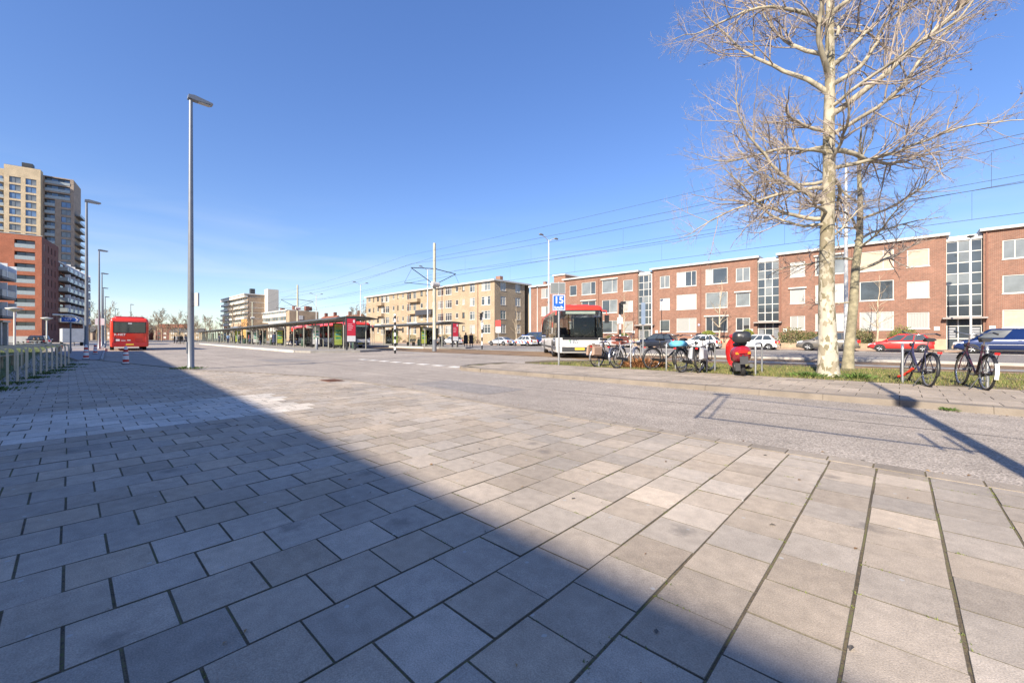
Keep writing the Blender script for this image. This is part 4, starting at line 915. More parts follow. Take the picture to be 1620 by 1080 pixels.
# shrubs: many small leaves through a volume
def shrub(label, x, y, z, rx, rz, n, cols_, round_=False, group=None, cat='shrub'):
    t = thing('shrub', label, cat, (x,y,z), 0, group); b = MB(); rr = random.Random(int(x*31)+int(y*7))
    for _ in range(n):
        v = Vector((rr.gauss(0,1), rr.gauss(0,1), rr.gauss(0,1))).normalized(); q = rr.uniform(.8,1) if round_ else rr.uniform(.3,1)**.5
        lump = 1 if round_ else 1+.35*mnoise.noise(v*1.7+Vector((x,y,0)))
        p = Vector((v.x*rx*q*lump, v.y*rx*q*lump, rz+v.z*rz*q*lump)); s = rr.uniform(.04,.09)
        if p.z < 0: continue
        a = Vector((rr.uniform(-1,1), rr.uniform(-1,1), rr.uniform(-1,1))).normalized()*s; c = a.orthogonal().normalized()*s*.6
        b.add([p-a, p+c, p+a, p-c], [(0,1,2,3)], rr.randrange(len(cols_)))
    b.build('foliage', cols_, t); s_ = MB()
    for k in range(4): s_.tube([(rr.uniform(-.1,.1),rr.uniform(-.1,.1),0),(rr.uniform(-.4,.4)*rx,rr.uniform(-.4,.4)*rx,rz)], [.03,.01], 5)
    s_.build('stem', LIMB, t); return t
LG = [mat('leaf_yellow_green', (.2,.22,.03), .7, var=.2), mat('leaf_lime', (.14,.18,.03), .7, var=.2)]
DG = [mat('leaf_dark_green', (.06,.09,.03), .6, var=.3), mat('leaf_olive', (.12,.12,.04), .6, var=.3), mat('leaf_pale_olive', (.22,.19,.08), .6, var=.2)]
shrub('round clipped yellow green bush before the white blind block', -16.2, 50.6, .09, .95, .95, 2600, LG, True)
shrub('round clipped yellow green bush beside the glazed stair entrance', -12.2, 50.9, .09, .75, 1.0, 2200, LG, True)
shrub('round clipped dark bush at the entrance behind the traffic light', -27.0, 50.7, .09, .8, .85, 2000, [DG[0], LG[1]], True)
for (x, s, lb) in ((-8.0,1.25,'big olive shrub under the first windows behind the white hatchback'),(-6.3,1.0,'leafy olive shrub behind the grey car'),(-4.6,.9,'dark green shrub behind the plane tree trunk'),(-2.6,1.1,'tall dark green shrub left of the red car'),(.3,1.2,'tall yellowing shrub right above the red car'),(-28.8,.9,'mixed shrub behind the white sports car'),(-10.2,.5,'small bush by the entrance steps')): shrub(lb, x, 50.6, .09, s, s*.85, 1700, DG if s != 1.2 else DG+LG)
for k, x in enumerate((-60,-64,-68,-74,-80,-86)): shrub('dark garden shrub at the foot of the tan brick block', x, 52.6, .09, 1.1, .9, 900, DG, group='shrubs before the tan block')
# low garden walls
for k, (x0, x1) in enumerate(((-23,-13.6),(-8.8,1.0),(-37,-28.6))):
    b = MB(); b.box(x0,x1,49.6,49.85,0,.55); o = b.build('garden_wall', TAN_BRICK); tag(o, ['low tan garden wall below the white blind block','low tan garden wall behind the red car','low tan garden wall behind the bus'][k], 'wall'); b = MB(); b.box(x0-.02,x1+.02,49.57,49.88,.55,.6); b.build('coping', STONE, o)

# ---------------------------------------------------------------- lamps, masts, wires
LED = mat('lamp_lens', (.5,.5,.48), .2, var=.1)
def street_lamp(label, x, y, H=9.5, z=0, rz=0, group='lamp posts along the bus lane', box=False):
    t = thing('street_lamp', label, 'street lamp', (x,y,z), rz, group)
    b = MB(); b.lathe([(.13,0),(.13,.06),(.105,.1),(.1,1.5),(.075,H*.55),(.055,H-.1)], 16); b.build('post', GREYPOLE, t)
    b = MB(); b.xprism([(-.09,H-.05),(-.08,H+.07),(.1,H+.1),(.62,H+.02),(.64,H-.02),(.58,H-.05),(.15,H-.07)], -.12, .12); b.build('lamp_head', GREYPOLE, t)
    b = MB(); b.box(-.09,.09,.2,.56,H-.085,H-.062); b.build('lens', LED, t)
    b = MB(); b.box(-.05,.05,-.125,-.09,.55,.95); b.build('service_door', GREYPOLE, t)
    if box:
        b = MB(); b.tube([(.08,.04,2.22),(.2,.08,2.22),(.2,.08,2.66),(.08,.04,2.66)], .014, 6); s_ = b.build('bracket', DARKSTEEL, t)
        b = MB(); b.cbox((.32,.12,2.44), (.2,.05,.46), rz=.3); b.build('notice_box', WHITE, s_)
    return t
street_lamp('tall grey lamp post with small white notice box, at the sunlit pavement corner', -18.36, 2.94, 9.6, -.01, 0, None, True)
for k, (x, y, lb) in enumerate(((-36.7,.72,'grey lamp post right behind the red and white post, nearest the bus'),(-56.4,1.95,'grey lamp post beside the red bus tail'),(-76.2,2.9,None),(-98.1,3.9,None),(-118.8,5,None),(-141,10.5,None),(-165,9,None))):
    street_lamp(lb or 'grey lamp post in the row beyond the red bus', x, y, 9.5, .05)
def double_lamp(label, x, y, H=10.3, z=0):
    t = thing('street_lamp', label, 'street lamp', (x,y,z), 0, 'pale double lamp posts along the tram road')
    b = MB(); b.lathe([(.12,0),(.1,1),(.08,H*.5),(.05,H)], 14); b.build('post', mat('pale_lamp_paint', (.6,.6,.58), .5), t)
    for s in (-1,1):
        b = MB(); b.tube([(0,0,H-.15),(0,s*.4,H+.12),(0,s*.95,H+.28)], .03, 8); a = b.build('arm', mat('pale_lamp_paint'), t)
        b = MB(); b.lathe([(.02,-.05),(.17,-.03),(.16,.05),(.05,.1)], 12, (0,s*1.1,H+.3), 0, .8, 1.8); b.build('lamp_head', GREYPOLE, a)
    return t
for (x, y, H, lb) in ((-23.3,29.8,10,'pale double headed lamp post above the white and red bus'),(-44.9,31.9,10,'pale double headed lamp post just left of the tram mast'),(-65.3,33,10,'pale double headed lamp post behind the second red advertising panel'),(-88.4,35,10,'pale double headed lamp post before the far low flats'),(-2,27.2,10,'pale double headed lamp post rising beside the plane tree trunk')): double_lamp(lb, x, y, H)
def single_lamp(label, x, y, H=8.7):
    t = thing('street_lamp', label, 'street lamp', (x,y,.08), 0, 'thin lamp posts on the far footway')
    b = MB(); b.lathe([(.09,0),(.075,1),(.06,H*.5),(.04,H)], 12); b.build('post', mat('pale_lamp_paint'), t); b = MB(); b.lathe([(.04,0),(.2,.06),(.22,.12),(.08,.2)], 14, (0,0,H)); b.build('lamp_head', DARKSTEEL, t)
for (x, y, lb) in ((4.0,47.3,'thin pale lamp post before the glazed entrance by the blue van'),(-21.5,47.3,'thin pale lamp post before the stair window behind the bicycles'),(-40.2,48.6,'thin pale lamp post by the alley behind the police car')): single_lamp(lb, x, y)
POLEGREEN = mat('weathered_mast_paint', (.42,.41,.31), .6, var=.15)
WIRE = mat('wire', (.05,.05,.055), .6)
def mast(label, x, y, H=9.1, arms=True):
    t = thing('tram_mast', label, 'mast', (x,y,-.02), 0, 'overhead wire masts')
    b = MB(); b.lathe([(.17,0),(.17,1.0),(.15,1.02),(.14,4),(.11,H)], 14); b.build('pole', POLEGREEN, t); b = MB(); b.lathe([(.178,0),(.178,1.0)], 14); b.build('base_sleeve', GREYPOLE, t)
    for s in (-1,1):
        b = MB(); b.tube([(0,0,6.95),(0,s*2.3,6.75)], .035, 6); b.tube([(0,0,5.6),(0,s*2.2,6.7)], .03, 6); b.tube([(0,s*.1,5.55),(0,s*2.9,5.5)], .022, 6); b.tube([(0,s*2.2,6.72),(0,s*2.9,5.5)], .012, 4); b.build('bracket_arm', DARKSTEEL, t)
    b = MB(); b.cyl((.1,-.35,5.6),(.1,.35,5.6), .22, 14); b.build('tension_wheel', WHITE, t)
    return t
mast('tall pale overhead wire mast with crossarms at the tram crossing', -28.6, 21.0); mast('overhead wire mast beyond the first platform roof', -66, 23.4); mast('overhead wire mast far along the tram line', -104, 27.5); mast('overhead wire mast out along the tram line to the right', 12, 21)
def wire(label, pts, r=.014, droppers=None, sag=0):
    b = MB(); o = None
    full = []
    for (p, q) in zip(pts, pts[1:]):
        for k in range(8):
            f = k/8; v = Vector(p).lerp(Vector(q), f); v.z -= sag*4*f*(1-f); full.append(v)
    full.append(Vector(pts[-1])); b.tube(full, r, 4)
    o = b.build('overhead_wire', WIRE); tag(o, label, 'wire', 'tram overhead wires')
    if droppers:
        for (x, y, z0, z1) in droppers: d = MB(); d.tube([(x,y,z0),(x,y,z1)], .004, 4); d.build('dropper', WIRE, o)
def line(y0, z): return [(52,y0,z),(12,y0,z),(-28.6,y0,z),(-66,y0+2.2,z),(-104,y0+6.2,z),(-150,y0+10.5,z)]
for k, y0 in enumerate((18.75,23.3)):
    nm = ['nearer','farther'][k]
    wire('contact wire over the %s tram track' % nm, line(y0, 5.55), .0085)
    dr = [(x, y0, 5.56, 7.0-.55*(1-((x+8.3)/20.3)**2)) for x in (8,2,-4,-10,-16,-22)]
    wire('sagging carrier wire with droppers above the %s tram track' % nm, line(y0, 7.05), .0075, dr, .55)
wire('upper feeder cable along the tram masts', line(21.0, 7.9), .009, None, .35); wire('lower feeder cable along the tram masts', line(21.1, 6.5), .007, None, .2)
wire('outermost thin feeder wire above the near track', line(18.2, 7.6), .006, None, .3)

# ---------------------------------------------------------------- hoops, posts, signs
def hoop(label, x, y, z, w_=.72, h=.86, r=.024, group='', rz=R(90), m=None):
    b = MB(); pts = [(0,0,-.05),(0,0,h-.12)]
    for k in range(1,6): a = k/5*math.pi/2; pts.append((.12-.12*math.cos(a),0,h-.12+.12*math.sin(a)))
    for k in range(0,6): a = math.pi/2-k/5*math.pi/2; pts.append((w_-.12+.12*math.cos(a),0,h-.12+.12*math.sin(a)))
    pts.append((w_,0,-.05)); b.tube(pts, r, 10)
    o = b.build('bicycle_hoop', m or GALV, None, (x,y,z), (0,0,rz)); return tag(o, label, 'bicycle hoop', group)
for (x, lb) in ((-7.7,'steel bicycle hoop holding the bicycle with brown bags'),(-6.5,'steel bicycle hoop at the silver bicycle'),(-5.3,'steel bicycle hoop beside the black bicycle'),(-4.1,'steel bicycle hoop beside the bicycle with grey bags'),(-2.85,'steel bicycle hoop right of the red scooter'),(.05,'steel bicycle hoop at the red locked bicycle'),(1.3,'steel bicycle hoop behind the bicycle with white mudguard')): hoop(lb, x, 12.7, .07, .72, .86, .026, 'steel hoops on the verge')
def flat_hoop(x, y, rz):
    b = MB(); h = .84; w_ = .95; wd = .05
    pts = [(0,-.02),(0,h-.14)]+[(.14-.14*math.cos(k/6*math.pi/2), h-.14+.14*math.sin(k/6*math.pi/2)) for k in range(1,7)]+[(w_-.14+.14*math.sin(k/6*math.pi/2), h-.14+.14*math.cos(k/6*math.pi/2)) for k in range(0,7)]+[(w_,-.02)]
    n = len(pts); V = []
    for i, (a, z) in enumerate(pts):
        p, q = pts[max(i-1,0)], pts[min(i+1,n-1)]; d = Vector((q[0]-p[0], q[1]-p[1])).normalized(); nx, nz_ = -d.y*.02, d.x*.02
        V += [(a-nx,-wd/2,z-nz_),(a+nx,-wd/2,z+nz_),(a+nx,wd/2,z+nz_),(a-nx,wd/2,z-nz_)]
    F = [(i*4+j, i*4+(j+1)%4, (i+1)*4+(j+1)%4, (i+1)*4+j) for i in range(n-1) for j in range(4)]
    b.add(V, F, 0); o = b.build('bicycle_hoop', mat('warm_grey_steel', (.62,.52,.37), .5, .1, var=.12, scale=5), None, (x,y,0), (0,0,rz)); return tag(o, 'flat steel bicycle hoop in the row along the lawn edge', 'bicycle hoop', 'flat steel hoops along the lawn')
for k in range(13):
    x = -12.8-k*.99; flat_hoop(x, rack_y(x)+.06, R(-90+6))
b = MB()
for k in range(14):
    x = -13-k*2.0; b.cbox((x, rack_y(x)-1.25, .2), (.06,.06,.44))
b.tube([(-13, rack_y(-13)-1.25,.4),(-41, rack_y(-41)-1.25,.4)], .03, 6); b.build('x', CONC) if False else None
def low_fence(label, x0, y0, x1, y1, n):
    t = thing('low_fence', label, 'fence', (x0,y0,0)); wd = mat('weathered_wood', (.3,.25,.15), .9, var=.3, scale=6)
    b = MB(); b.tube([(0,0,.42),(x1-x0,y1-y0,.42)], .045, 6); b.build('rail', wd, t)
    for k in range(n): f = k/(n-1); b = MB(); b.tube([((x1-x0)*f,(y1-y0)*f,-.05),((x1-x0)*f,(y1-y0)*f,.45)], .05, 6); b.build('post', wd, t)
low_fence('low wooden knee rail along the lawn behind the hoops', -13.5, rack_y(-13.5)-1.5, -27, rack_y(-27)-1.5, 9)
low_fence('low wooden knee rail beyond the blue exit sign', -40, -.6, -62, -.5, 14)
PR = mat('signal_red', (.55,.03,.025), .5, var=.12); PW = mat('signal_white', (.78,.78,.76), .5, var=.08, scale=7)
def red_white_post(label, x, y, H=.74, z=0):
    t = thing('marker_post', label, 'marker post', (x,y,z), 0, 'red and white marker posts')
    b = MB(); r0, r1 = .105, .06; b.lathe([(r0,0),(r0-.012,H*.4),(r1,H*.86),(r1*.8,H*.95),(.02,H)], 16); b.build('body', PW, t)
    for (a, c) in ((.12,.26),(.4,.54),(.68,.82)):
        ra = r0+(r1-r0)*a+.004; rc = r0+(r1-r0)*c+.004; b = MB(); b.lathe([(ra,H*a),(rc,H*c)], 16); b.build('red_band', PR, t)
    b = MB(); b.lathe([(.14,0),(.14,.025),(.12,.03)], 14); b.build('foot', BLACK, t)
red_white_post('red and white marker post alone on the tiles before the red bus', -23.5, 1.6); red_white_post('red and white marker post at the foot of the grey lamp post', -29.0, .55, .7, .05); red_white_post('red and white marker post on the kerbside beyond the lamp post', -38.4, 1.15, .7, .05)
BLUE = mat('sign_blue', (.015,.1,.42), .35, var=.06)
# exit sign
t = thing('exit_sign', 'blue arrow sign with the white word UIT on a grey post', 'sign', (-41, .05, .05), R(90-4))
b = MB(); b.tube([(0,0,-.05),(0,0,2.45)], .045, 10); b.build('post', GREYPOLE, t)
b = MB(); b.xprism([(-.85,1.95),(.6,1.95),(.9,2.26),(.6,2.57),(-.85,2.57)], -.08, -.05, axis='y'); pl = b.build('panel', BLUE, t, (0,0,1.15)); pl.scale = (.5,1,.5)
b = MB(); e = .03
for (p, q) in (((-.85,1.95),(.6,1.95)),((-.85,2.57),(.6,2.57)),((-.85,1.95),(-.85,2.57))): b.cbox(((p[0]+q[0])/2,-.086,(p[1]+q[1])/2), (max(abs(q[0]-p[0]),e),.01,max(abs(q[1]-p[1]),e)))
b.build('border', PW, pl); b = MB(); b.xprism([(.38,2.0),(.5,2.0),(.74,2.26),(.5,2.52),(.38,2.52),(.62,2.26)], -.092, -.081, axis='y'); b.build('arrow_head', PW, pl)
text('lettering', 'UIT', .42, PW, pl, (-.22,-.084,2.255), (R(90),0,0), .004)
# speed sign
t = thing('speed_sign', 'blue 15 km/h sign on a grey pole beside the bus', 'sign', (-9.3, 12.5, .05), R(40))
b = MB(); b.tube([(0,0,-.05),(0,0,3.12)], .038, 12); b.build('pole', GALV, t)
b = MB(); b.box(-.235,.235,-.06,-.045,2.05,2.64); pl = b.build('panel', BLUE, t)
b = MB(); e = .018
b.box(-.225,.225,-.064,-.058,2.06,2.06+e); b.box(-.225,.225,-.064,-.058,2.63-e,2.63); b.box(-.225,-.225+e,-.0635,-.0585,2.06+e,2.63-e); b.box(.225-e,.225,-.0635,-.0585,2.06+e,2.63-e); b.build('border', PW, pl)
text('lettering', '15', .36, PW, pl, (0,-.062,2.43), (R(90),0,0), .003); text('lettering', 'km/h', .165, PW, pl, (0,-.062,2.16), (R(90),0,0), .003)
b = MB(); b.box(-.32,.24,-.03,-.012,2.68,3.1); p2 = b.build('display_panel', mat('brushed_panel_frame', (.5,.5,.5), .4, .5), t); b = MB(); b.box(-.3,.22,-.036,-.031,2.7,3.08); b.build('screen', GLASS_PALE, p2)
# black and white banded posts / signals
def banded(label, x, y, H, n, sig=False, rz=0):
    t = thing('traffic_light' if sig else 'banded_post', label, 'traffic light' if sig else 'post', (x,y,-.02), rz)
    for k in range(n):
        b = MB(); b.lathe([(.075,H*k/n),(.075,H*(k+1)/n)], 14); b.build('band', PW if k % 2 else BLACK, t)
    if sig:
        b = MB(); b.cbox((0,-.12,H-.35), (.22,.16,.7)); hd = b.build('signal_head', BLACK, t)
        for k in range(3):
            b = MB(); b.cyl((0,-.225,H-.62+k*.27),(0,-.235,H-.62+k*.27), .085, 12); b.build('lens', mat('dark_lens', (.05,.05,.045), .2), hd)
            b = MB(); b.tube([(-.1,-.22,H-.56+k*.27),(0,-.36,H-.52+k*.27),(.1,-.22,H-.56+k*.27)], .012, 5); b.build('visor', BLACK, hd)
        b = MB(); b.cbox((.22,0,H+.02), (.3,.14,.16)); b.build('signal_camera', DARKSTEEL, t); b = MB(); b.box(-.13,.13,-.1,.1,H-1.3,H-.9); b.build('control_box', PW, t)
    else: b = MB(); b.sphere((0,0,H), .09, 12, 8); b.build('cap', PW, t)
    return t
banded('black and white banded post in front of the pale tram mast', -26.5, 16.0, 2.75, 11); banded('banded post with dark signal head on the island before the police car', -30.5, 28.2, 3.6, 9, True, R(-30)); banded('banded traffic light pole behind the parked bicycles', -12.8, 23.6, 3.3, 10, True, R(60))
t = thing('street_sign', 'small red topped sign on a thin pole near the police car', 'sign', (-33, 33, 0), R(30)); b = MB(); b.tube([(0,0,0),(0,0,3.2)], .04, 8); b.build('pole', GALV, t); b = MB(); b.box(-.3,.3,-.06,-.04,2.4,3.1); b.build('panel', PR, t); b = MB(); b.box(-.28,.28,-.065,-.045,1.7,2.38); b.build('panel', PW, t)
t = thing('parking_sign', 'tall thin sign panel on poles behind the silver bicycle', 'sign', (-8.6, 18.0, 0), R(40)); b = MB(); b.tube([(0,0,0),(0,0,3.0)], .035, 8); b.build('pole', GALV, t); b = MB(); b.box(-.09,.09,-.06,-.04,1.7,2.7); b.build('panel', mat('sign_grey_blue', (.2,.26,.36), .4), t)
# camera mast and its sign frame beside the camera (their shadows cross the road)
t = thing('camera_mast', 'grey mast with camera box and open sign frame on the near pavement', 'mast', (1.45, 1.42, 0))
b = MB(); b.lathe([(.1,0),(.085,.4),(.08,4.6),(.055,4.8),(.04,7.3)], 14); b.build('pole', GREYPOLE, t); b = MB(); b.box(-.13,.13,-.1,.1,4.75,5.15); b.build('camera_box', DARKSTEEL, t)
fr = MB(); fr.tube([(0,0,2.78),(-2.72,0,2.78)], .016, 6); fr.tube([(0,0,4.0),(-2.72,0,4.25)], .016, 6); fr.tube([(-2.72,0,2.7),(-2.72,0,4.4)], .018, 6); fr.tube([(-2.55,0,2.78),(-2.58,0,4.3)], .014, 6); fr.tube([(-.35,0,2.7),(-.35,0,3.2)], .02, 6); fr.tube([(-.15,0,2.7),(-.15,0,3.2)], .02, 6); fr.cbox((-2.7,0,4.42), (.3,.06,.07)); fr.build('sign_frame', DARKSTEEL, t)
# mushroom lamps and bits by the left buildings
for k, (x, y) in enumerate(((-62,-3.6),(-88,-2.2))):
    t = thing('mushroom_lamp', ['white mushroom topped path lamp before the orange corner block','white mushroom topped path lamp beside the balcony wing'][k], 'lamp', (x,y,0)); b = MB(); b.lathe([(.1,0),(.09,.3),(.08,3.6)], 12); b.build('post', WHITE, t); b = MB(); b.lathe([(.1,3.6),(.3,3.72),(.62,3.9),(.6,3.96),(.1,4.05)], 16); b.build('shade', WHITE, t)
t = thing('trailer', 'grey box trailer parked at the end of the lawn', 'trailer', (-84,.2,0), R(4)); b = MB(); b.box(-2.2,2.2,-1,1,.55,2.4); b.build('box', mat('trailer_grey', (.42,.44,.47), .5), t)
for s in (-1,1):
    for q in (-.5,.5): b = MB(); b.cyl((q,s*.85,.32),(q,s*1.05,.32), .32, 14); b.build('wheel', RUBBER, t)
b = MB(); b.tube([(2.2,0,.5),(3.4,0,.5)], .05, 6); b.tube([(3.3,0,.0),(3.3,0,.55)], .04, 6); b.build('drawbar', DARKSTEEL, t)
# terrace benches by the left block
for k in range(3):
    t = thing('picnic_bench', 'white terrace bench beside the porch', 'bench', (-78-k*3.2,-3.6+k*.25,0), R(80), 'white terrace benches'); b = MB(); b.box(-.9,.9,-.4,.4,.7,.76); b.build('table_top', WHITE, t)
    for s in (-1,1): b = MB(); b.box(-.9,.9,s*.7-.14,s*.7+.14,.42,.47); b.build('seat', WHITE, t); b = MB(); b.box(s*.7-.04,s*.7+.04,-.8,.8,.0,.42); b.box(s*.7-.035,s*.7+.035,-.3,.3,.42,.7); b.build('leg', WHITE, t)
t = thing('flag_arch', 'white curved entrance canopy beyond the lamp posts', 'canopy', (-95, 1.6, 0), R(86)); b = MB(); b.tube([(0,0,0),(0,0,3.5),(-.4,0,4.3),(-1.4,0,4.7),(-3.4,0,4.7)], .14, 8); b.build('frame', WHITE, t)
t = thing('info_sign', 'white square stop sign on a post beside the bus lane', 'sign', (-61, 2.15, .05), R(86)); b = MB(); b.tube([(0,0,-.05),(0,0,3)], .05, 8); b.build('post', GREYPOLE, t); b = MB(); b.box(-.35,.35,-.08,-.05,2.4,3.1); b.build('panel', PW, t)

# ---------------------------------------------------------------- vehicles
def paint(name, c=(.5,.5,.5), metal=.0): return mat(name, c, .28, metal, var=.04, coat=.8)
CARGLASS = mat('car_glass', (.04,.05,.055), .05, var=.3, scale=1.5, spec=1.0)
RIM = mat('alloy_rim', (.5,.51,.53), .35, .7, var=.1)
HEADL = mat('headlight_lens', (.7,.72,.75), .1, var=.1, coat=1); TAILL = mat('tail_light_lens', (.5,.02,.02), .2, var=.1, coat=1)
PLATE = mat('yellow_number_plate', (.75,.52,.05), .5)
def wheel(parent, x, y, z, r, w_, s, name='wheel'):
    b = MB(); k = 22
    b.lathe([(r*.62,-w_/2),(r*.93,-w_/2),(r,-w_/2+.03),(r,w_/2-.03),(r*.93,w_/2),(r*.62,w_/2)], k)
    o = b.build(name, RUBBER, parent, (x,y,z), (R(-90)*s,0,0))
    b = MB(); b.lathe([(r*.63,-w_*.3),(r*.63,w_*.42),(r*.56,w_*.45),(r*.5,w_*.25),(.02,w_*.3)], k); rm = b.build('rim', RIM, o)
    b = MB()
    for q in range(5): a = q*2*math.pi/5; b.add([(math.cos(a+d)*rr_,math.sin(a+d)*rr_,w_*.46) for rr_, d in ((.06,-.5),(r*.55,-.28),(r*.55,-.5+.0))]+[], [(0,1,2)]) if False else b.tube([(.03*math.cos(a),.03*math.sin(a),w_*.4),(r*.56*math.cos(a),r*.56*math.sin(a),w_*.44)], [.035,.045], 4)
    b.build('spokes', RIM, o)
    return o
def car(label, x, y, pm, kind='hatch', rz=math.pi, group='cars parked along the far kerb', z=-.026, cat='car', extras=None, W=None):
    SP = {  # length, width, height, hood line, greenhouse: rear base, rear top, front top, front base, wheel radius, axles
     'hatch': dict(L=3.85,W=1.7,line=[(0,.5,.8),(.06,.82,.92),(.3,.93,1),(2.5,.92,1),(2.85,.9,1),(3.4,.78,.97),(3.72,.62,.9),(3.85,.45,.78)],gh=[.1,.55,2.0,2.95],H=1.46,belt=.9,r=.3,ax=(.62,3.08),pil=(.36,.62)),
     'suv': dict(L=4.35,W=1.82,line=[(0,.55,.84),(.06,.95,.94),(.3,1.04,1),(2.9,1.02,1),(3.25,1.0,1),(3.85,.92,.97),(4.2,.78,.9),(4.35,.55,.8)],gh=[.1,.6,2.35,3.3],H=1.62,belt=1.0,r=.35,ax=(.75,3.45),pil=(.3,.6)),
     'coupe': dict(L=4.3,W=1.8,line=[(0,.5,.8),(.06,.8,.9),(.35,.9,1),(2.6,.86,1),(3.0,.82,1),(3.8,.7,.96),(4.15,.56,.88),(4.3,.42,.76)],gh=[.35,1.35,2.2,3.15],H=1.3,belt=.84,r=.33,ax=(.8,3.4),pil=(.0,.45)),
     'van': dict(L=4.7,W=1.85,line=[(0,.5,.9),(.05,1.1,.97),(.3,1.14,1),(3.3,1.12,1),(3.6,1.08,1),(4.2,.95,.97),(4.55,.75,.9),(4.7,.5,.8)],gh=[.03,.16,2.9,3.75],H=1.78,belt=1.1,r=.32,ax=(.8,3.8),pil=(.52,.62)),
     'minibus': dict(L=5.2,W=1.95,line=[(0,.5,.9),(.05,1.2,.97),(.3,1.25,1),(4.0,1.22,1),(4.3,1.18,1),(4.8,1.02,.97),(5.05,.8,.9),(5.2,.5,.8)],gh=[.03,.16,3.5,4.45],H=2.0,belt=1.2,r=.34,ax=(.95,4.2),pil=(.4,.68)),
    }[kind]
    L_, hw, H, belt = SP['L'], SP['W']/2, SP['H'], SP['belt']
    t = thing('police_car' if extras == 'police' else ('parked_van' if kind in ('van','minibus') else 'parked_car'), label, cat, (x,y,z), rz, group)
    rings = []
    for (px, zt, wf) in SP['line']:
        w_ = hw*wf; zb = .22 if .1 < px < L_-.3 else .32
        half = [(0,zb),(w_*.86,zb),(w_*.98,zb+.12),(w_,zb+(zt-zb)*.45),(w_*.985,zt-(zt-zb)*.2),(w_*.93,zt-.03),(w_*.8,zt),(0,zt+.015)]
        ring = [(px-L_/2,a,c) for a,c in half]+[(px-L_/2,-a,c) for a,c in reversed(half[1:-1])]
        rings.append(ring)
    b = MB(); b.loft(rings, 0, True); body = b.build('body', pm, t)
    g = [q-L_/2 for q in SP['gh']]; wb, wr = hw*.9, hw*.73
    # greenhouse
    b = MB()
    base = [(g[0],-wb,belt),(g[0],wb,belt),(g[3],wb,belt-.03),(g[3],-wb,belt-.03)]
    top0 = [(g[1],-wr,H-.06),(g[1],wr,H-.06),(g[2],wr,H-.05),(g[2],-wr,H-.05)]
    top1 = [(g[1]+.12,-wr*.82,H),(g[1]+.12,wr*.82,H),(g[2]-.1,wr*.82,H+.005),(g[2]-.1,-wr*.82,H+.005)]
    b.loft([base, top0, top1], 0, True); roof = b.build('roof', pm, t)
    def lerp3(a, c, f): return tuple(a[i]+(c[i]-a[i])*f for i in range(3))
    def pane(name, A, B, C_, D_, n, pad=.07):     # A,B bottom; D,C top
        cen = tuple((A[i]+B[i]+C_[i]+D_[i])/4 for i in range(3)); q = []
        for p in (A,B,C_,D_): v = Vector(p)-Vector(cen); q.append(tuple(Vector(cen)+v*(1-pad)+Vector(n)*.012))
        m_ = MB(); m_.add(q, [(0,1,2,3)]); return m_.build(name, CARGLASS, t)
    pane('windscreen', base[3], base[2], top0[2], top0[3], (.6,0,.6), .1); pane('rear_window', base[1], base[0], top0[0], top0[1], (-.8,0,.4), .16)
    for s in (-1,1):
        A0, A1 = (g[0],s*wb,belt), (g[3],s*wb,belt-.03); T0, T1 = (g[1],s*wr,H-.06), (g[2],s*wr,H-.05)
        f0, f1 = SP['pil']; cuts = [(.06,f0-.01),(f0+.02,f1-.01),(f1+.02,.95)] if f0 > 0 else [(.1,f1-.01),(f1+.02,.95)]
        if kind == 'van' and extras != 'glazed': cuts = [(.62,.95)]
        for (a, c) in cuts:
            P_ = [lerp3(A0,A1,a), lerp3(A0,A1,c), lerp3(T0,T1,min(c,.97)), lerp3(T0,T1,max(a,.03))]
            up = [lerp3(P_[0],P_[3],.08), lerp3(P_[1],P_[2],.08), lerp3(P_[1],P_[2],.9), lerp3(P_[0],P_[3],.9)]
            q = [tuple(Vector(p)+Vector((0,s*.012,.005))) for p in up]
            m_ = MB(); m_.add(q if s < 0 else list(reversed(q)), [(0,1,2,3)]); m_.build('side_window', CARGLASS, t)
        for ax in SP['ax']:
            px = ax-L_/2; m_ = MB(); r_ = SP['r']+.055; n = 16
            V = [(px+r_*math.cos(a), s*(hw+.004), SP['r']+r_*math.sin(a)) for a in [math.pi*(i/(n-1))*1.24-.38 for i in range(n)]]
            V += [(p[0], s*(hw-.25), p[2]) for p in V]; m_.add(V, [tuple(range(n)) if s < 0 else tuple(reversed(range(n)))]); m_.build('wheel_arch', BLACK, body)
            wheel(t, px, s*(hw-.085), SP['r'], SP['r'], .2, s)
        hx = L_/2-.2; m_ = MB(); zt = SP['line'][-2][1]
        m_.loft([[(hx-.3,s*hw*.97,zt+.08),(hx-.3,s*hw*.9,zt+.13),(hx-.3,s*hw*.9,zt+.02),(hx-.3,s*hw*.98,zt)],[(hx+.12,s*hw*.8,zt+.0),(hx+.12,s*hw*.62,zt+.03),(hx+.14,s*hw*.6,zt-.12),(hx+.12,s*hw*.84,zt-.12)]], 0, False); m_.build('headlight', HEADL, t)
        m_ = MB(); zr = belt-.05; m_.cbox((-L_/2+.05,s*hw*.8,zr-.12), (.14,hw*.28,.24)); m_.build('tail_light', TAILL, t)
        m_ = MB(); m_.cbox((g[3]-.3,s*(hw+.05),belt+.05), (.1,.18,.13)); m_.build('wing_mirror', pm if kind != 'van' else BLACK, t)
        m_ = MB(); m_.box(-L_*.18,-L_*.18+.16,s*(hw+.012)-.008,s*(hw+.012)+.008,belt-.17,belt-.14); m_.box(L_*.12,L_*.12+.16,s*(hw+.012)-.008,s*(hw+.012)+.008,belt-.17,belt-.14); m_.build('door_handle', BLACK, t)
        m_ = MB(); m_.box(-L_*.3,L_*.3,s*(hw-.005)-.012,s*(hw-.005)+.012,.2,.3); m_.build('sill_trim', BLACK, t)
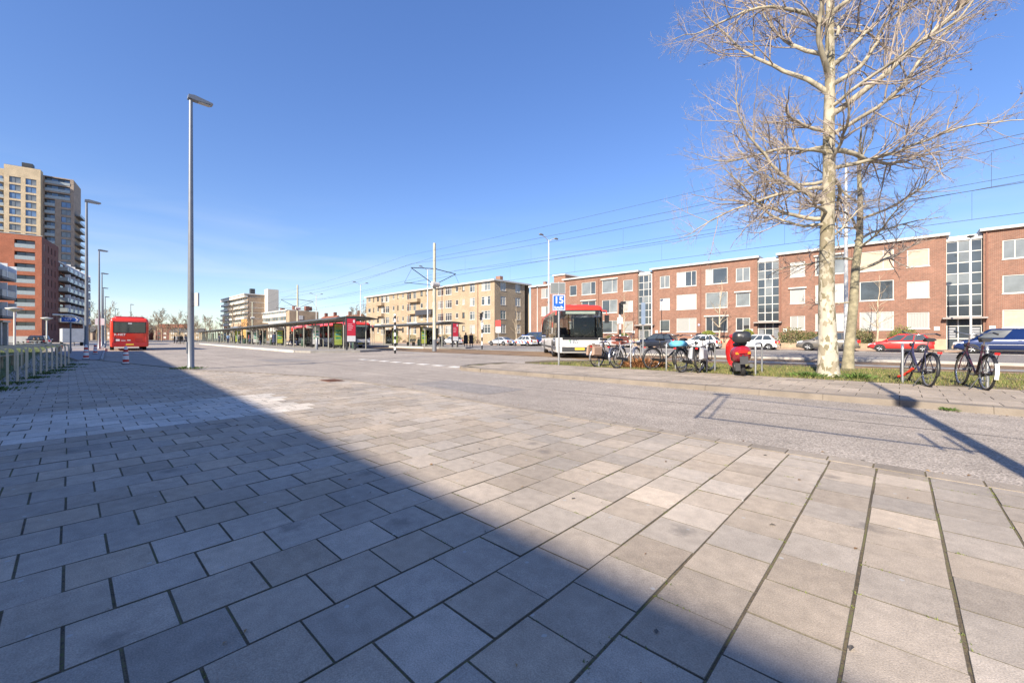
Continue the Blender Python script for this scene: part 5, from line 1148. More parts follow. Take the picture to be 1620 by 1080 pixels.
    m_ = MB(); m_.box(L_/2-.1,L_/2-.02,-hw*.62,hw*.62,.3,.46); m_.build('grille', BLACK, t); m_ = MB(); m_.box(-L_/2-.01,-L_/2+.02,-.26,.26,.55,.66); m_.build('number_plate', PLATE, t)
    m_ = MB(); m_.box(-L_/2-.01,-L_/2+.12,-hw*.8,hw*.8,.28,.42); m_.build('bumper', BLACK if kind in ('van','suv') else pm, t)
    if kind == 'van':
        for s in (-1,1): m_ = MB(); m_.box(-L_*.36,L_*.2,s*(hw+.012)-.01,s*(hw+.012)+.01,.62,.66); m_.build('side_trim', GALV, t)
    if extras == 'police':
        for s in (-1,1):
            for k in range(6):
                x0 = -1.7+k*.56; m_ = MB(); y0 = s*(hw+.013)
                for c in range(1): q = [(x0,y0,.42),(x0+.26,y0,.42),(x0+.5,y0,.8),(x0+.24,y0,.8)]; m_.add(q if s < 0 else list(reversed(q)), [(0,1,2,3)])
                m_.build('stripe', [PR, BLUE][k % 2], body)
        m_ = MB(); m_.box(-.3,-.05,-.6,.6,H+.0,H+.12); m_.build('light_bar', BLUE, roof)
    return t
CY = 45.2
car('red parked hatchback behind the red locked bicycle', 0, CY, paint('car_red', (.55,.03,.025)), 'hatch')
car('dark blue parked delivery van at the end of the row', 5.25, CY, paint('van_blue', (.008,.024,.1), .2), 'van', cat='van')
car('bronze grey parked crossover half hidden by the plane tree', -4.6, CY, paint('car_bronze', (.22,.2,.17), .5), 'suv')
car('white parked hatchback right of the red scooter', -10.2, CY, paint('car_white', (.75,.76,.77)), 'hatch')
car('white parked hatchback behind the bicycle with grey bags', -15.3, CY, paint('car_white_2', (.74,.75,.77)), 'hatch')
car('dark blue black parked crossover behind the bicycles', -19.9, CY, paint('car_midnight', (.02,.025,.04), .3), 'suv')
car('white parked sports coupe right behind the bus', -25.2, CY, paint('car_white_3', (.76,.76,.75)), 'coupe')
car('white police car with red and blue stripes', -39.3, 44.6, paint('car_white_4', (.76,.77,.78)), 'hatch', extras='police')
car('dark blue van parked behind the police car', -39.0, 47.0, paint('van_dark_blue', (.02,.05,.14), .2), 'minibus', cat='van')
car('silver white parked car left of the police car', -44.6, CY, paint('car_silver', (.55,.57,.6), .3), 'coupe')
car('silver parked car right of the police car', -34.6, CY, paint('car_silver_2', (.5,.52,.55), .4), 'hatch')
for k, (x, y) in enumerate(((-58,46.5),(-63,46.8),(-84,3.2),(-92,3.6))): car(['white estate parked before the tan block','dark car parked before the tan block','black car far down the bus lane side','silver car far down the bus lane side'][k], x, y if k < 2 else -3.0+.04*(-x-84), [paint('car_white'), paint('car_midnight'), paint('car_midnight'), paint('car_silver')][k], 'hatch', group='cars further off')

def rrect(L_, W_, r, n=5):
    P_ = []
    for (cx, cy, a0) in ((L_/2-r,W_/2-r,0),(-L_/2+r,W_/2-r,90),(-L_/2+r,-W_/2+r,180),(L_/2-r,-W_/2+r,270)):
        for k in range(n+1): a = R(a0+90*k/n); P_.append((cx+r*math.cos(a), cy+r*math.sin(a)))
    return P_
def shell(b, L_, W_, r, zs, m=0, caps=True):
    b.loft([[(x,y,z) for x,y in rrect(L_-2*i, W_-2*i, max(r-i,.03))] for z, i in zs], m, True, caps)
BUSTINT = tinted('tinted_bus_glass', (.62,.66,.66), 1.55)
BUSRED = mat('bus_red', (.7,.045,.022), .3, var=.05, coat=.6); BUSDARKRED = mat('bus_dark_red', (.36,.012,.015), .3, var=.05, coat=.6); BUSWHITE = mat('bus_white', (.72,.72,.71), .35, var=.06, coat=.4)
BUSGLASS = mat('bus_glass', (.022,.026,.03), .05, var=.5, scale=1.1, spec=1.0); SEATS = mat('bus_interior', (.07,.06,.06), .7, var=.5, scale=3)
def bus_wheels(t, L_, W_, xs):
    for x in xs:
        for s in (-1,1):
            m_ = MB(); n = 16; V = [(x+.56*math.cos(a), s*(W_/2+.004), .48+.56*math.sin(a)) for a in [math.pi*(i/(n-1))*1.2-.3 for i in range(n)]]; m_.add(V, [tuple(range(n)) if s < 0 else tuple(reversed(range(n)))]); m_.build('wheel_arch', BLACK, t)
            wheel(t, x, s*(W_/2-.14), .48, .48, .28, s)
# ---- rear of the red city bus
L_, W_ = 12.0, 2.55; ang = math.pi-math.atan(.045)
t = thing('city_bus', 'red city bus seen from behind, standing in the bus lane', 'bus', (-50.2-6*.999, 3.68+6*.045, -.03), ang)
b = MB(); shell(b, L_, W_, .2, [(.35,.06),(.45,0),(2.5,0),(2.72,.02),(2.86,.09),(2.92,.2)]); body = b.build('body', BUSRED, t)
b = MB(); shell(b, L_-.5, W_-.5, .2, [(2.9,0),(3.02,.03),(3.05,.12)]); b.build('roof_pod', BUSDARKRED, t)
xb = -L_/2
b = MB(); b.box(xb-.012,xb+.05,-1.02,1.02,1.62,2.52); wn = b.build('rear_window', BUSGLASS, t)
b = MB(); b.box(xb-.02,xb-.01,-1.05,1.05,1.58,1.62); b.box(xb-.02,xb-.01,-1.05,1.05,2.52,2.57); b.box(xb-.02,xb-.01,-1.08,-1.02,1.58,2.57); b.box(xb-.02,xb-.01,1.02,1.08,1.58,2.57); b.build('window_rubber', BLACK, wn)
b = MB(); b.box(xb-.022,xb-.013,-.14,.12,2.36,2.48); b.build('rear_number_display', mat('display_white', (.6,.6,.58), .4), wn)
b = MB(); b.box(xb-.045,xb+.02,-1.15,1.15,.42,.72); b.build('bumper', BUSDARKRED, t)
b = MB(); b.add([(xb-.015,1.1,.72),(xb-.015,1.1,1.25),(xb-.015,.5,1.12),(xb-.015,-.3,.82),(xb-.015,-.5,.72)], [(0,1,2,3,4)]); b.build('dark_swoosh', BUSDARKRED, body)
text('lettering', 'R-NET', .27, PW, body, (xb-.018, .64, 1.42), (R(90),0,R(-90)), .003)
b = MB(); b.box(xb-.02,xb-.014,.66,.92,.86,1.02); b.build('emblem', PW, body); b = MB(); b.box(xb-.02,xb-.014,.28,.58,.86,.93); b.box(xb-.02,xb-.014,-.05,.18,.88,.98); b.build('small_print', mat('small_print', (.6,.5,.5), .5), body)
for s in (-1,1):
    b = MB(); b.cbox((xb-.02,s*1.06,1.0), (.05,.1,.42)); b.build('tail_light', TAILL, t); b = MB(); b.cbox((xb-.01,s*1.1,2.62), (.05,.1,.07)); b.build('marker_light', TAILL, t)
    for k in range(6): b = MB(); b.box(-5.3+k*1.8,-3.65+k*1.8,s*(W_/2+.006)-.006,s*(W_/2+.006)+.006,1.2,2.45); b.build('side_window', BUSGLASS, t)
b = MB(); b.box(xb-.05,xb-.045,-.26,.26,.5,.61); b.build('number_plate', PLATE, t)
b = MB()
for (a,c,d,e) in ((-.95,.95,.765,.775),(-.95,.95,1.535,1.545),(-.955,-.945,.77,1.54),(.945,.955,.77,1.54)): b.box(xb-.004,xb-.001,a,c,d,e)
b.build('hatch_seam', BLACK, body)
for k in range(6): b = MB(); b.box(xb-.006,xb-.002,-.85,-.35,.82+k*.05,.845+k*.05); b.build('vent_slat', BUSDARKRED, body)
bus_wheels(t, L_, W_, (-2.6,3.2))
# ---- white and red bus, turning, front to the camera
def front_bus(label, x, y, rz, sign='', full=True, group='red and white buses'):
    L_, W_ = 12.0, 2.55
    t = thing('city_bus', label, 'bus', (x,y,-.02), rz, group)
    b = MB(); shell(b, L_, W_, .28, [(.3,.05),(.36,0),(1.12,0)]); body = b.build('lower_body', BUSWHITE, t)
    b = MB(); shell(b, L_, W_, .28, [(1.12,-.004),(1.3,-.006),(2.55,.03),(2.63,.035)], 0, False); gb = b.build('glass_band', BUSTINT, t)
    for k in range(6):
        for s in (-1,1): b = MB(); b.box(-4.8+k*1.5,-4.35+k*1.5,s*.75-.42,s*.75+.42,1.122,1.25); b.box(-4.8+k*1.5,-4.7+k*1.5,s*.75-.42,s*.75+.42,1.25,1.75); b.build('seat', SEATS if k % 2 else BUSDARKRED, t)
    b = MB(); b.box(4.2,4.26,-.1,1.2,1.122,2.3); b.build('driver_partition', SEATS, t); b = MB(); b.box(5.3,5.75,-1.0,1.1,1.122,1.3); b.build('dashboard', BLACK, t)
    b = MB(); b.box(4.4,4.85,.25,.75,1.122,1.25); b.box(4.35,4.45,.25,.75,1.25,1.9); b.build('driver_seat', SEATS, t)
    b = MB(); b.tube([(1.0,.4,1.122),(1.0,.4,2.6)], .025, 6); b.tube([(3.4,-.3,1.122),(3.4,-.3,2.6)], .025, 6); b.build('grab_pole', PLATE, t)
    b = MB(); shell(b, L_, W_, .28, [(2.63,.02),(2.72,.03),(2.84,.12),(2.9,.3)]); rf = b.build('roof', BUSRED, t)
    b = MB(); shell(b, L_*.7, W_-.7, .2, [(2.86,0),(3.0,.02),(3.06,.12)]); b.build('roof_pod', BUSRED, rf)
    xf = L_/2
    b = MB(); b.box(xf-.05,xf+.012,-.95,.95,2.36,2.6); ds = b.build('destination_display', BLACK, t); b = MB(); b.box(xf+.013,xf+.016,-.8,.8,2.41,2.55); b.build('display_text', mat('dim_display', (.25,.3,.26), .4), ds)
    b = MB(); b.box(xf-.2,xf+.008,-1.0,1.0,.36,.62); b.build('bumper', DARKSTEEL, t)
    b = MB(); b.box(xf+.005,xf+.012,-.98,.98,1.0,1.14); b.build('dash_panel', BLACK, t)
    if sign: text('lettering', sign, .33, mat('grey_lettering', (.12,.15,.2), .5), body, (xf+.008, -.35, .9), (R(90),0,R(90)), .003)
    b = MB(); b.box(xf+.004,xf+.01,.62,.8,.78,.82); b.box(xf+.004,xf+.01,.5,.9,.68,.73); b.build('small_print', BLACK, body)
    b = MB(); b.box(xf+.004,xf+.01,-.62,-.52,.9,.98); b.build('emblem', mat('leaf_green_emblem', (.2,.45,.2), .5), body)
    b = MB(); b.box(xf+.009,xf+.014,-.3,.22,.46,.57); b.build('number_plate', PLATE, t)
    for s in (-1,1):
        b = MB(); b.cbox((xf-.03,s*.98,.72), (.1,.3,.16)); b.build('headlight', HEADL, t)
        b = MB(); b.tube([(xf-.2,s*1.1,2.6),(xf+.25,s*1.34,2.56),(xf+.3,s*1.36,2.3)], .03, 6); m_ = b.build('mirror_arm', BUSRED, t); b = MB(); b.cbox((xf+.29,s*1.36,2.12), (.12,.22,.42)); b.build('mirror', BLACK, m_)
        b = MB(); b.tube([(xf+.02,s*.1,1.12),(xf+.03,s*.75,1.5)], .012, 4); b.build('wiper', BLACK, t)
        for k in range(7): b = MB(); b.box(-5.7+k*1.65,-5.62+k*1.65,s*(W_/2-.012)-.02,s*(W_/2-.012)+.02,1.14,2.46); b.build('pillar', BLACK, t)
        b = MB(); b.box(-5.6,5.4,s*(W_/2+.003)-.004,s*(W_/2+.003)+.004,.5,.62); b.build('skirt_trim', DARKSTEEL, t)
        b = MB(); b.box(3.9,5.2,s*(W_/2+.004)-.006,s*(W_/2+.004)+.006,.42,1.1); b.build('door', BUSGLASS, t) if s < 0 else None
        b = MB(); b.box(xf-.34,xf-.24,s*1.2-.03,s*1.2+.03,1.13,2.6); b.build('front_pillar', BLACK, t)
        b = MB(); b.add([(-6+.3,s*(W_/2+.002),2.66),(-6+.3,s*(W_/2+.002),1.5),(-5.3,s*(W_/2+.002),1.9),(-4.2,s*(W_/2+.002),2.4),(-2.6,s*(W_/2+.002),2.66)], [(0,1,2,3,4)]); b.build('red_swoosh', BUSRED, t)
    if full:
        b = MB(); b.torus((xf-.28,-.0+.45,1.2), .22, .02, 18, 6, axis='z'); b.build('steering_wheel', BLACK, t)
    bus_wheels(t, L_, W_, (-3.0,3.3)); return t
front_bus('white and red bus with black windscreen turning by the speed sign', -12.6-6*.683, 18.9+6*.73, R(-47), 'EBS')
front_bus('red topped bus waiting between the platforms by the red advertising panel', -50.5, 22.9, R(-4)); front_bus('second red topped bus standing farther back between the platforms', -62, 24.0, R(-4))
# a red tram unit behind the first shelters

# ---------------------------------------------------------------- bicycles and the scooter
CHROME = mat('chrome', (.5,.5,.51), .25, .9, var=.08); SPOKE = mat('spoke_steel', (.22,.22,.23), .6, .4)
def bicycle(label, x, y, rz, frame=(.02,.02,.022), lean=0, bags=None, bag_col=(.3,.3,.3), crate=None, mud=None, low=True, steer=0, z=.07, seatbag=None, lock=None, scale=1.0):
    t = thing('bicycle', label, 'bicycle', (x,y,z), 0, 'bicycles parked at the verge'); t.rotation_euler = (R(lean), 0, rz); t.scale = (scale,)*3
    fm = mat('bike_paint_%.2f_%.2f_%.2f' % frame, frame, .35, var=.06, coat=.5); r = .345; A = Vector((0,0,r)); Fh = Vector((1.12,0,r)); BB = Vector((.46,0,.28)); ST = Vector((.26,0,.86)); H0 = Vector((.93,0,.92)); H1 = Vector((.98,0,.72))
    b = MB(); tb = lambda p, q, rr=.016: b.tube([p,q], rr, 8)
    tb(BB, ST, .017); tb(H0, H1, .02)
    if low: b.tube([H1+Vector((-.01,0,.08)), Vector((.8,0,.52)), Vector((.62,0,.4)), BB+Vector((-.05,0,.28))], .02, 8); tb(H1, BB, .02)
    else: tb(H0+Vector((.01,0,-.06)), ST+Vector((.03,0,-.1)), .016); tb(H1, BB, .019)
    for s in (-.06,.06): b.tube([A+Vector((0,s,0)), BB+Vector((0,s*.5,0))], .009, 6); b.tube([A+Vector((0,s,0)), ST+Vector((.03,s*.3,-.12))], .008, 6)
    b.build('frame', fm, t)
    fork = MB(); 
    for s in (-.055,.055): fork.tube([H1+Vector((0,s*.4,0)), Vector((1.03,s,.55)), Fh+Vector((0,s,0))], .011, 6)
    fork.build('fork', fm, t)
    for nm, c, st in (('rear_wheel', A, 0), ('front_wheel', Fh, steer)):
        w_ = MB(); w_.torus((0,0,0), r-.018, .02, 32, 8); o = w_.build(nm, RUBBER, t, tuple(c), (0,0,R(st)))
        w_ = MB(); w_.torus((0,0,0), r-.045, .012, 32, 6); w_.build('rim', CHROME, o)
        w_ = MB(); w_.cyl((0,-.05,0),(0,.05,0), .022, 10)
        for k in range(18): a = k*2*math.pi/18; s = .03 if k % 2 else -.03; w_.tube([(.02*math.cos(a+.4),s,.02*math.sin(a+.4)),((r-.05)*math.cos(a),0,(r-.05)*math.sin(a))], .0022, 3, cap=False)
        w_.build('spokes', SPOKE, o)
        mg = MB(); n = 14; R2 = r+.02; rng_ = (20,195) if nm == 'rear_wheel' else (35,170); V = []
        for k in range(n):
            a = R(rng_[0]+(rng_[1]-rng_[0])*k/(n-1))
            for dy, dr in ((-.03,-.012),(-.02,.006),(.02,.006),(.03,-.012)): V.append(((R2+dr)*math.cos(a),dy,(R2+dr)*math.sin(a)))
        mg.add(V, [(k*4+j,k*4+j+1,(k+1)*4+j+1,(k+1)*4+j) for k in range(n-1) for j in range(3)], 0, None, True)
        mgo = mg.build('mudguard', CHROME if mud == 'chrome' else BLACK, t, tuple(c), (0,0,R(st)))
        if mud == 'white' and nm == 'rear_wheel':
            fl = MB(); V = [((R2+.014)*math.cos(R(a)),dy,(R2+.014)*math.sin(R(a))) for a in (150,165,180,196) for dy in (-.028,.028)]; fl.add(V, [(2*k,2*k+1,2*k+3,2*k+2) for k in range(3)]); fl.build('white_flap', mat('mudguard_white', (.7,.7,.68), .4), mgo)
    sd = MB(); sd.loft([[(ST.x+dx+q[0]*sc2*.5, q[1]*wy, .97+zz+q[2]) for q in [(0,1,0),(0,.6,.03),(0,-.6,.03),(0,-1,0),(0,-.5,-.04),(0,.5,-.04)]] for dx, wy, zz, sc2 in ((-.12,.08,.0,1),(-.08,.11,.01,1),(.0,.09,.0,1),(.1,.04,.0,1),(.18,.025,-.005,1))], 0, True); s_ = sd.build('saddle', BLACK, t)
    sp = MB(); sp.tube([ST, (ST.x-.02,0,.96)], .013, 8); sp.build('seat_post', CHROME, s_)
    hb = MB(); hx, hz = .9, 1.1; hb.tube([(H0.x,0,.9),(hx,0,hz-.03)], .013, 8); hb.tube([(hx-.3,-.29,hz-.0),(hx-.15,-.28,hz+.03),(hx+.03,-.12,hz),(hx+.04,0,hz-.02),(hx+.03,.12,hz),(hx-.15,.28,hz+.03),(hx-.3,.29,hz)], .011, 8)
    h_ = hb.build('handlebar', CHROME, t)
    for s in (-1,1): g_ = MB(); g_.tube([(hx-.16,s*.282,hz+.028),(hx-.31,s*.29,hz)], .018, 8); g_.build('grip', BLACK, h_)
    hl = MB(); hl.sphere((1.03,0,.86), .045, 8, 6); hl.build('headlamp', BLACK, t)
    rk = MB()
    for s in (-.06,.06): rk.tube([(.2,s,.76),(-.3,s,.75)], .007, 5); rk.tube([(-.2,s,.75),(0,s*1.2,r)], .006, 5)
    for q in (-.28,-.1,.08): rk.tube([(q,-.06,.755),(q,.06,.755)], .006, 4)
    rk.build('rack', BLACK, t); rl = MB(); rl.cbox((-.3,0,.715), (.025,.07,.04)); rl.build('rear_light', TAILL, t)
    cc = MB(); cc.loft([[(px,-.05,pz+h2) for px, h2, pz in ()] or [(-.05,-.045,r-.035),(-.05,-.045,r+.03),(.5,-.045,.335),(.53,-.045,.28),(.5,-.045,.225)], [(-.05,-.07,r-.035),(-.05,-.07,r+.03),(.5,-.07,.335),(.53,-.07,.28),(.5,-.07,.225)]], 0, False); cc.build('chain_case', BLACK, t)
    pd = MB(); pd.cyl((.46,-.09,.28),(.46,.09,.28), .02, 8); pd.tube([(.46,-.09,.28),(.58,-.1,.16)], .01, 6); pd.tube([(.46,.09,.28),(.34,.1,.4)], .01, 6); pd.cbox((.58,-.15,.155), (.09,.09,.025)); pd.cbox((.34,.15,.405), (.09,.09,.025)); pd.build('crankset', DARKSTEEL, t)
    ks = MB(); ks.tube([(.1,.05,.28),(.02,.22,.0)], .01, 6); ks.build('kickstand', DARKSTEEL, t)
    if bags:
        bm_ = mat('bag_%.2f_%.2f_%.2f' % bag_col, bag_col, .8, var=.15, scale=8)
        for s in (-1,1):
            m_ = MB(); m_.loft([[(-.36,s*.09,.42),(.02,s*.09,.38),(.06,s*.09,.74),(-.34,s*.09,.76)],[(-.38,s*.15,.42),(.03,s*.15,.38),(.08,s*.14,.72),(-.36,s*.14,.74)],[(-.34,s*.21,.46),(.0,s*.21,.43),(.04,s*.19,.68),(-.32,s*.19,.7)]], 0, False); m_.build('pannier', bm_, t)
        m_ = MB(); m_.box(-.33,.05,-.11,.11,.765,.785); m_.build('bag_flap', bm_, t)
    if crate:
        m_ = MB(); cx = 1.1; m_.box(cx-.2,cx+.2,-.24,.24,.78,.81); 
        for (a,c,d,e) in ((cx-.2,cx+.2,-.24,-.21),(cx-.2,cx+.2,.21,.24),(cx-.2,cx-.17,-.21,.21),(cx+.17,cx+.2,-.21,.21)):
            for k in range(3): m_.box(a,c,d,e,.82+k*.09,.89+k*.09)
        m_.build('front_crate', mat('crate_%.2f' % crate[0], crate, .7, var=.15), t)
    if seatbag:
        m_ = MB(); m_.loft([[(-.3,-.14,.77),(.1,-.15,.77),(.1,.15,.77),(-.3,.14,.77)],[(-.34,-.17,.85),(.13,-.17,.85),(.13,.17,.85),(-.34,.17,.85)],[(-.28,-.11,.93),(.08,-.12,.92),(.08,.12,.92),(-.28,.11,.93)]], 0, True); m_.build('rack_bag', mat('blue_bag', seatbag, .7, var=.35, scale=10), t)
    if lock:
        m_ = MB(); m_.tube([(.62,.06,.34),(.72,.1,.24),(.78,.15,.16),(.88,.2,.12)], .028, 8); m_.build('lock', mat('lock_red', lock, .5), t)
    return t
H90 = R(90)
bicycle('black bicycle with brown side bags and a wooden brown crate', -7.74, 12.62, H90-.25, (.03,.03,.035), 3, True, (.3,.2,.15), (.22,.07,.05), mud='chrome')
bicycle('silver grey bicycle leaning against its hoop beside the dry plant', -6.85, 12.45, H90-.2, (.4,.4,.42), -9, None, mud='chrome', low=False, steer=15)
bicycle('plain black bicycle parked beside the dry orange plant', -5.8, 12.75, H90-.5, (.015,.015,.017), 4, None)
bicycle('black bicycle with a light blue bag on its rack', -4.6, 12.15, H90-.12, (.02,.02,.025), -5, None, seatbag=(.12,.42,.6), low=False)
bicycle('small black bicycle with light grey side bags', -4.2, 12.3, H90+.05, (.02,.02,.022), 3, True, (.34,.35,.37), steer=-12, low=False)
bicycle('dark bicycle with a red frame lock at the hoop by the tree shadow', .42, 12.0, H90+.3, (.03,.03,.07), 6, None, lock=(.5,.04,.02), seatbag=None)
bicycle('dark bicycle with a white rear mudguard and red rack light', 1.2, 11.95, H90+.22, (.05,.015,.025), 4, None, mud='white', low=False)
# scooter
SR = mat('scooter_red', (.56,.02,.02), .25, var=.04, coat=.9); SR2 = mat('scooter_dark_red', (.3,.012,.03), .25, var=.05, coat=.9)
t = thing('scooter', 'red motor scooter with black top case parked on the verge edge', 'scooter', (-3.02,12.12,.07), R(90)+.5); t.rotation_euler = (R(-4),0,R(90)+.42)
def ell(x, cz, w_, h, n=12, e=2.4):
    P_ = []
    for k in range(n):
        a = 2*math.pi*k/n; c, s = math.cos(a), math.sin(a); P_.append((x, math.copysign(abs(c)**(2/e), c)*w_, cz+math.copysign(abs(s)**(2/e), s)*h))
    return P_
b = MB(); b.loft([ell(-.34,.72,.05,.06), ell(-.3,.68,.15,.13), ell(-.18,.62,.22,.2), ell(0,.58,.25,.24), ell(.2,.56,.24,.25), ell(.38,.5,.19,.2), ell(.48,.42,.13,.12)], 0, True); b.build('rear_body', SR2, t)
b = MB(); b.loft([ell(.4,.24,.17,.06), ell(.75,.24,.18,.05), ell(.88,.26,.18,.05)], 0, True); b.build('footboard', SR, t)
b = MB(); b.loft([[(x,y,z) for y in ()] or [(x-.02+dx,-w_,z),(x+.05+dx,-w_*.5,z),(x+.07+dx,0,z),(x+.05+dx,w_*.5,z),(x-.02+dx,w_,z),(x-.03+dx,0,z)] for x, dx, z, w_ in ((.86,0,.24,.16),(.95,0,.4,.21),(1.0,0,.6,.22),(.98,0,.82,.2),(.94,0,.96,.12),(.9,0,1.02,.06))], 0, True); b.build('leg_shield', SR, t)
b = MB(); b.loft([ell(1.05,.48,.05,.05), ell(1.12,.44,.09,.1), ell(1.25,.42,.1,.13), ell(1.4,.36,.07,.1), ell(1.47,.3,.03,.05)], 0, True); b.build('front_mudguard', SR, t)
b = MB(); b.loft([ell(.8,1.03,.05,.04), ell(.88,1.06,.11,.07), ell(.98,1.05,.1,.07), ell(1.03,1.03,.05,.04)], 0, True); hd = b.build('headset', SR, t); b = MB(); b.tube([(.82,-.34,1.07),(.9,-.1,1.06),(.9,.1,1.06),(.82,.34,1.07)], .016, 8); b.build('handlebar', BLACK, hd)
for s in (-1,1):
    b = MB(); b.tube([(.86,s*.25,1.08),(.84,s*.32,1.28)], .006, 5); b.cbox((.84,s*.34,1.3), (.03,.13,.09)); b.build('mirror', BLACK, hd); b = MB(); b.cbox((-.27,s*.13,.62), (.08,.08,.06)); b.build('indicator', mat('amber_lens', (.6,.2,.02), .2), t)
b = MB(); b.loft([ell(-.22,.83,.1,.03), ell(-.1,.86,.15,.06), ell(.2,.84,.15,.06), ell(.42,.8,.1,.05)], 0, True); b.build('seat', BLACK, t)
b = MB(); b.loft([[(x,y,z) for x,y in [(cx+q[0]-.28,q[1]) for q in rrect(.4*f,.44*f,.14*f,4)]] for z, f, cx in ((.9,.74,0),(.94,.92,0),(1.01,.96,0),(1.04,.96,0),(1.11,.92,0),(1.16,.76,0),(1.18,.5,0))], 0, True); tcse = b.build('top_case', mat('dark_grey_case', (.025,.027,.032), .3, var=.1), t); b = MB(); b.cyl((-.465,0,1.06),(-.475,0,1.06), .025, 10); b.build('emblem', CHROME, tcse)
b = MB(); b.box(-.36,-.05,-.1,.1,.86,.9); b.tube([(-.1,0,.8),(-.3,0,.88)], .03, 6); b.build('rack', BLACK, t)
b = MB(); b.cbox((-.33,0,.66), (.06,.2,.07)); b.build('tail_light', TAILL, t); b = MB(); b.cbox((-.38,0,.44), (.02,.19,.2)); b.tube([(-.28,0,.56),(-.38,0,.5)], .03, 6); b.build('plate_holder', mat('plate_grey', (.045,.045,.05), .5), t)
b = MB(); b.cbox((.05,.12,.26), (.45,.12,.2)); b.cyl((-.02,.2,.26),(-.02,.1,.26), .12, 12); b.build('engine', DARKSTEEL, t); b = MB(); b.tube([(.2,-.13,.2),(-.1,-.16,.24),(-.36,-.16,.3)], [.03,.055,.05], 10); b.build('exhaust', DARKSTEEL, t)
for nm, x0 in (('rear_wheel',0),('front_wheel',1.25)):
    b = MB(); b.torus((0,0,0), .18, .055, 24, 10); o = b.build(nm, RUBBER, t, (x0,0,.235)); b = MB(); b.cyl((0,-.03,0),(0,.03,0), .135, 16); b.build('rim', GALV, o)
b = MB(); b.tube([(1.0,0,.9),(1.2,.08,.3),(1.25,.08,.235)], .025, 6); b.build('fork', DARKSTEEL, t)
b = MB(); b.tube([(.4,-.12,.2),(.36,-.18,.0)], .013, 5); b.tube([(.4,.12,.2),(.36,.18,.0)], .013, 5); b.build('stand', DARKSTEEL, t)

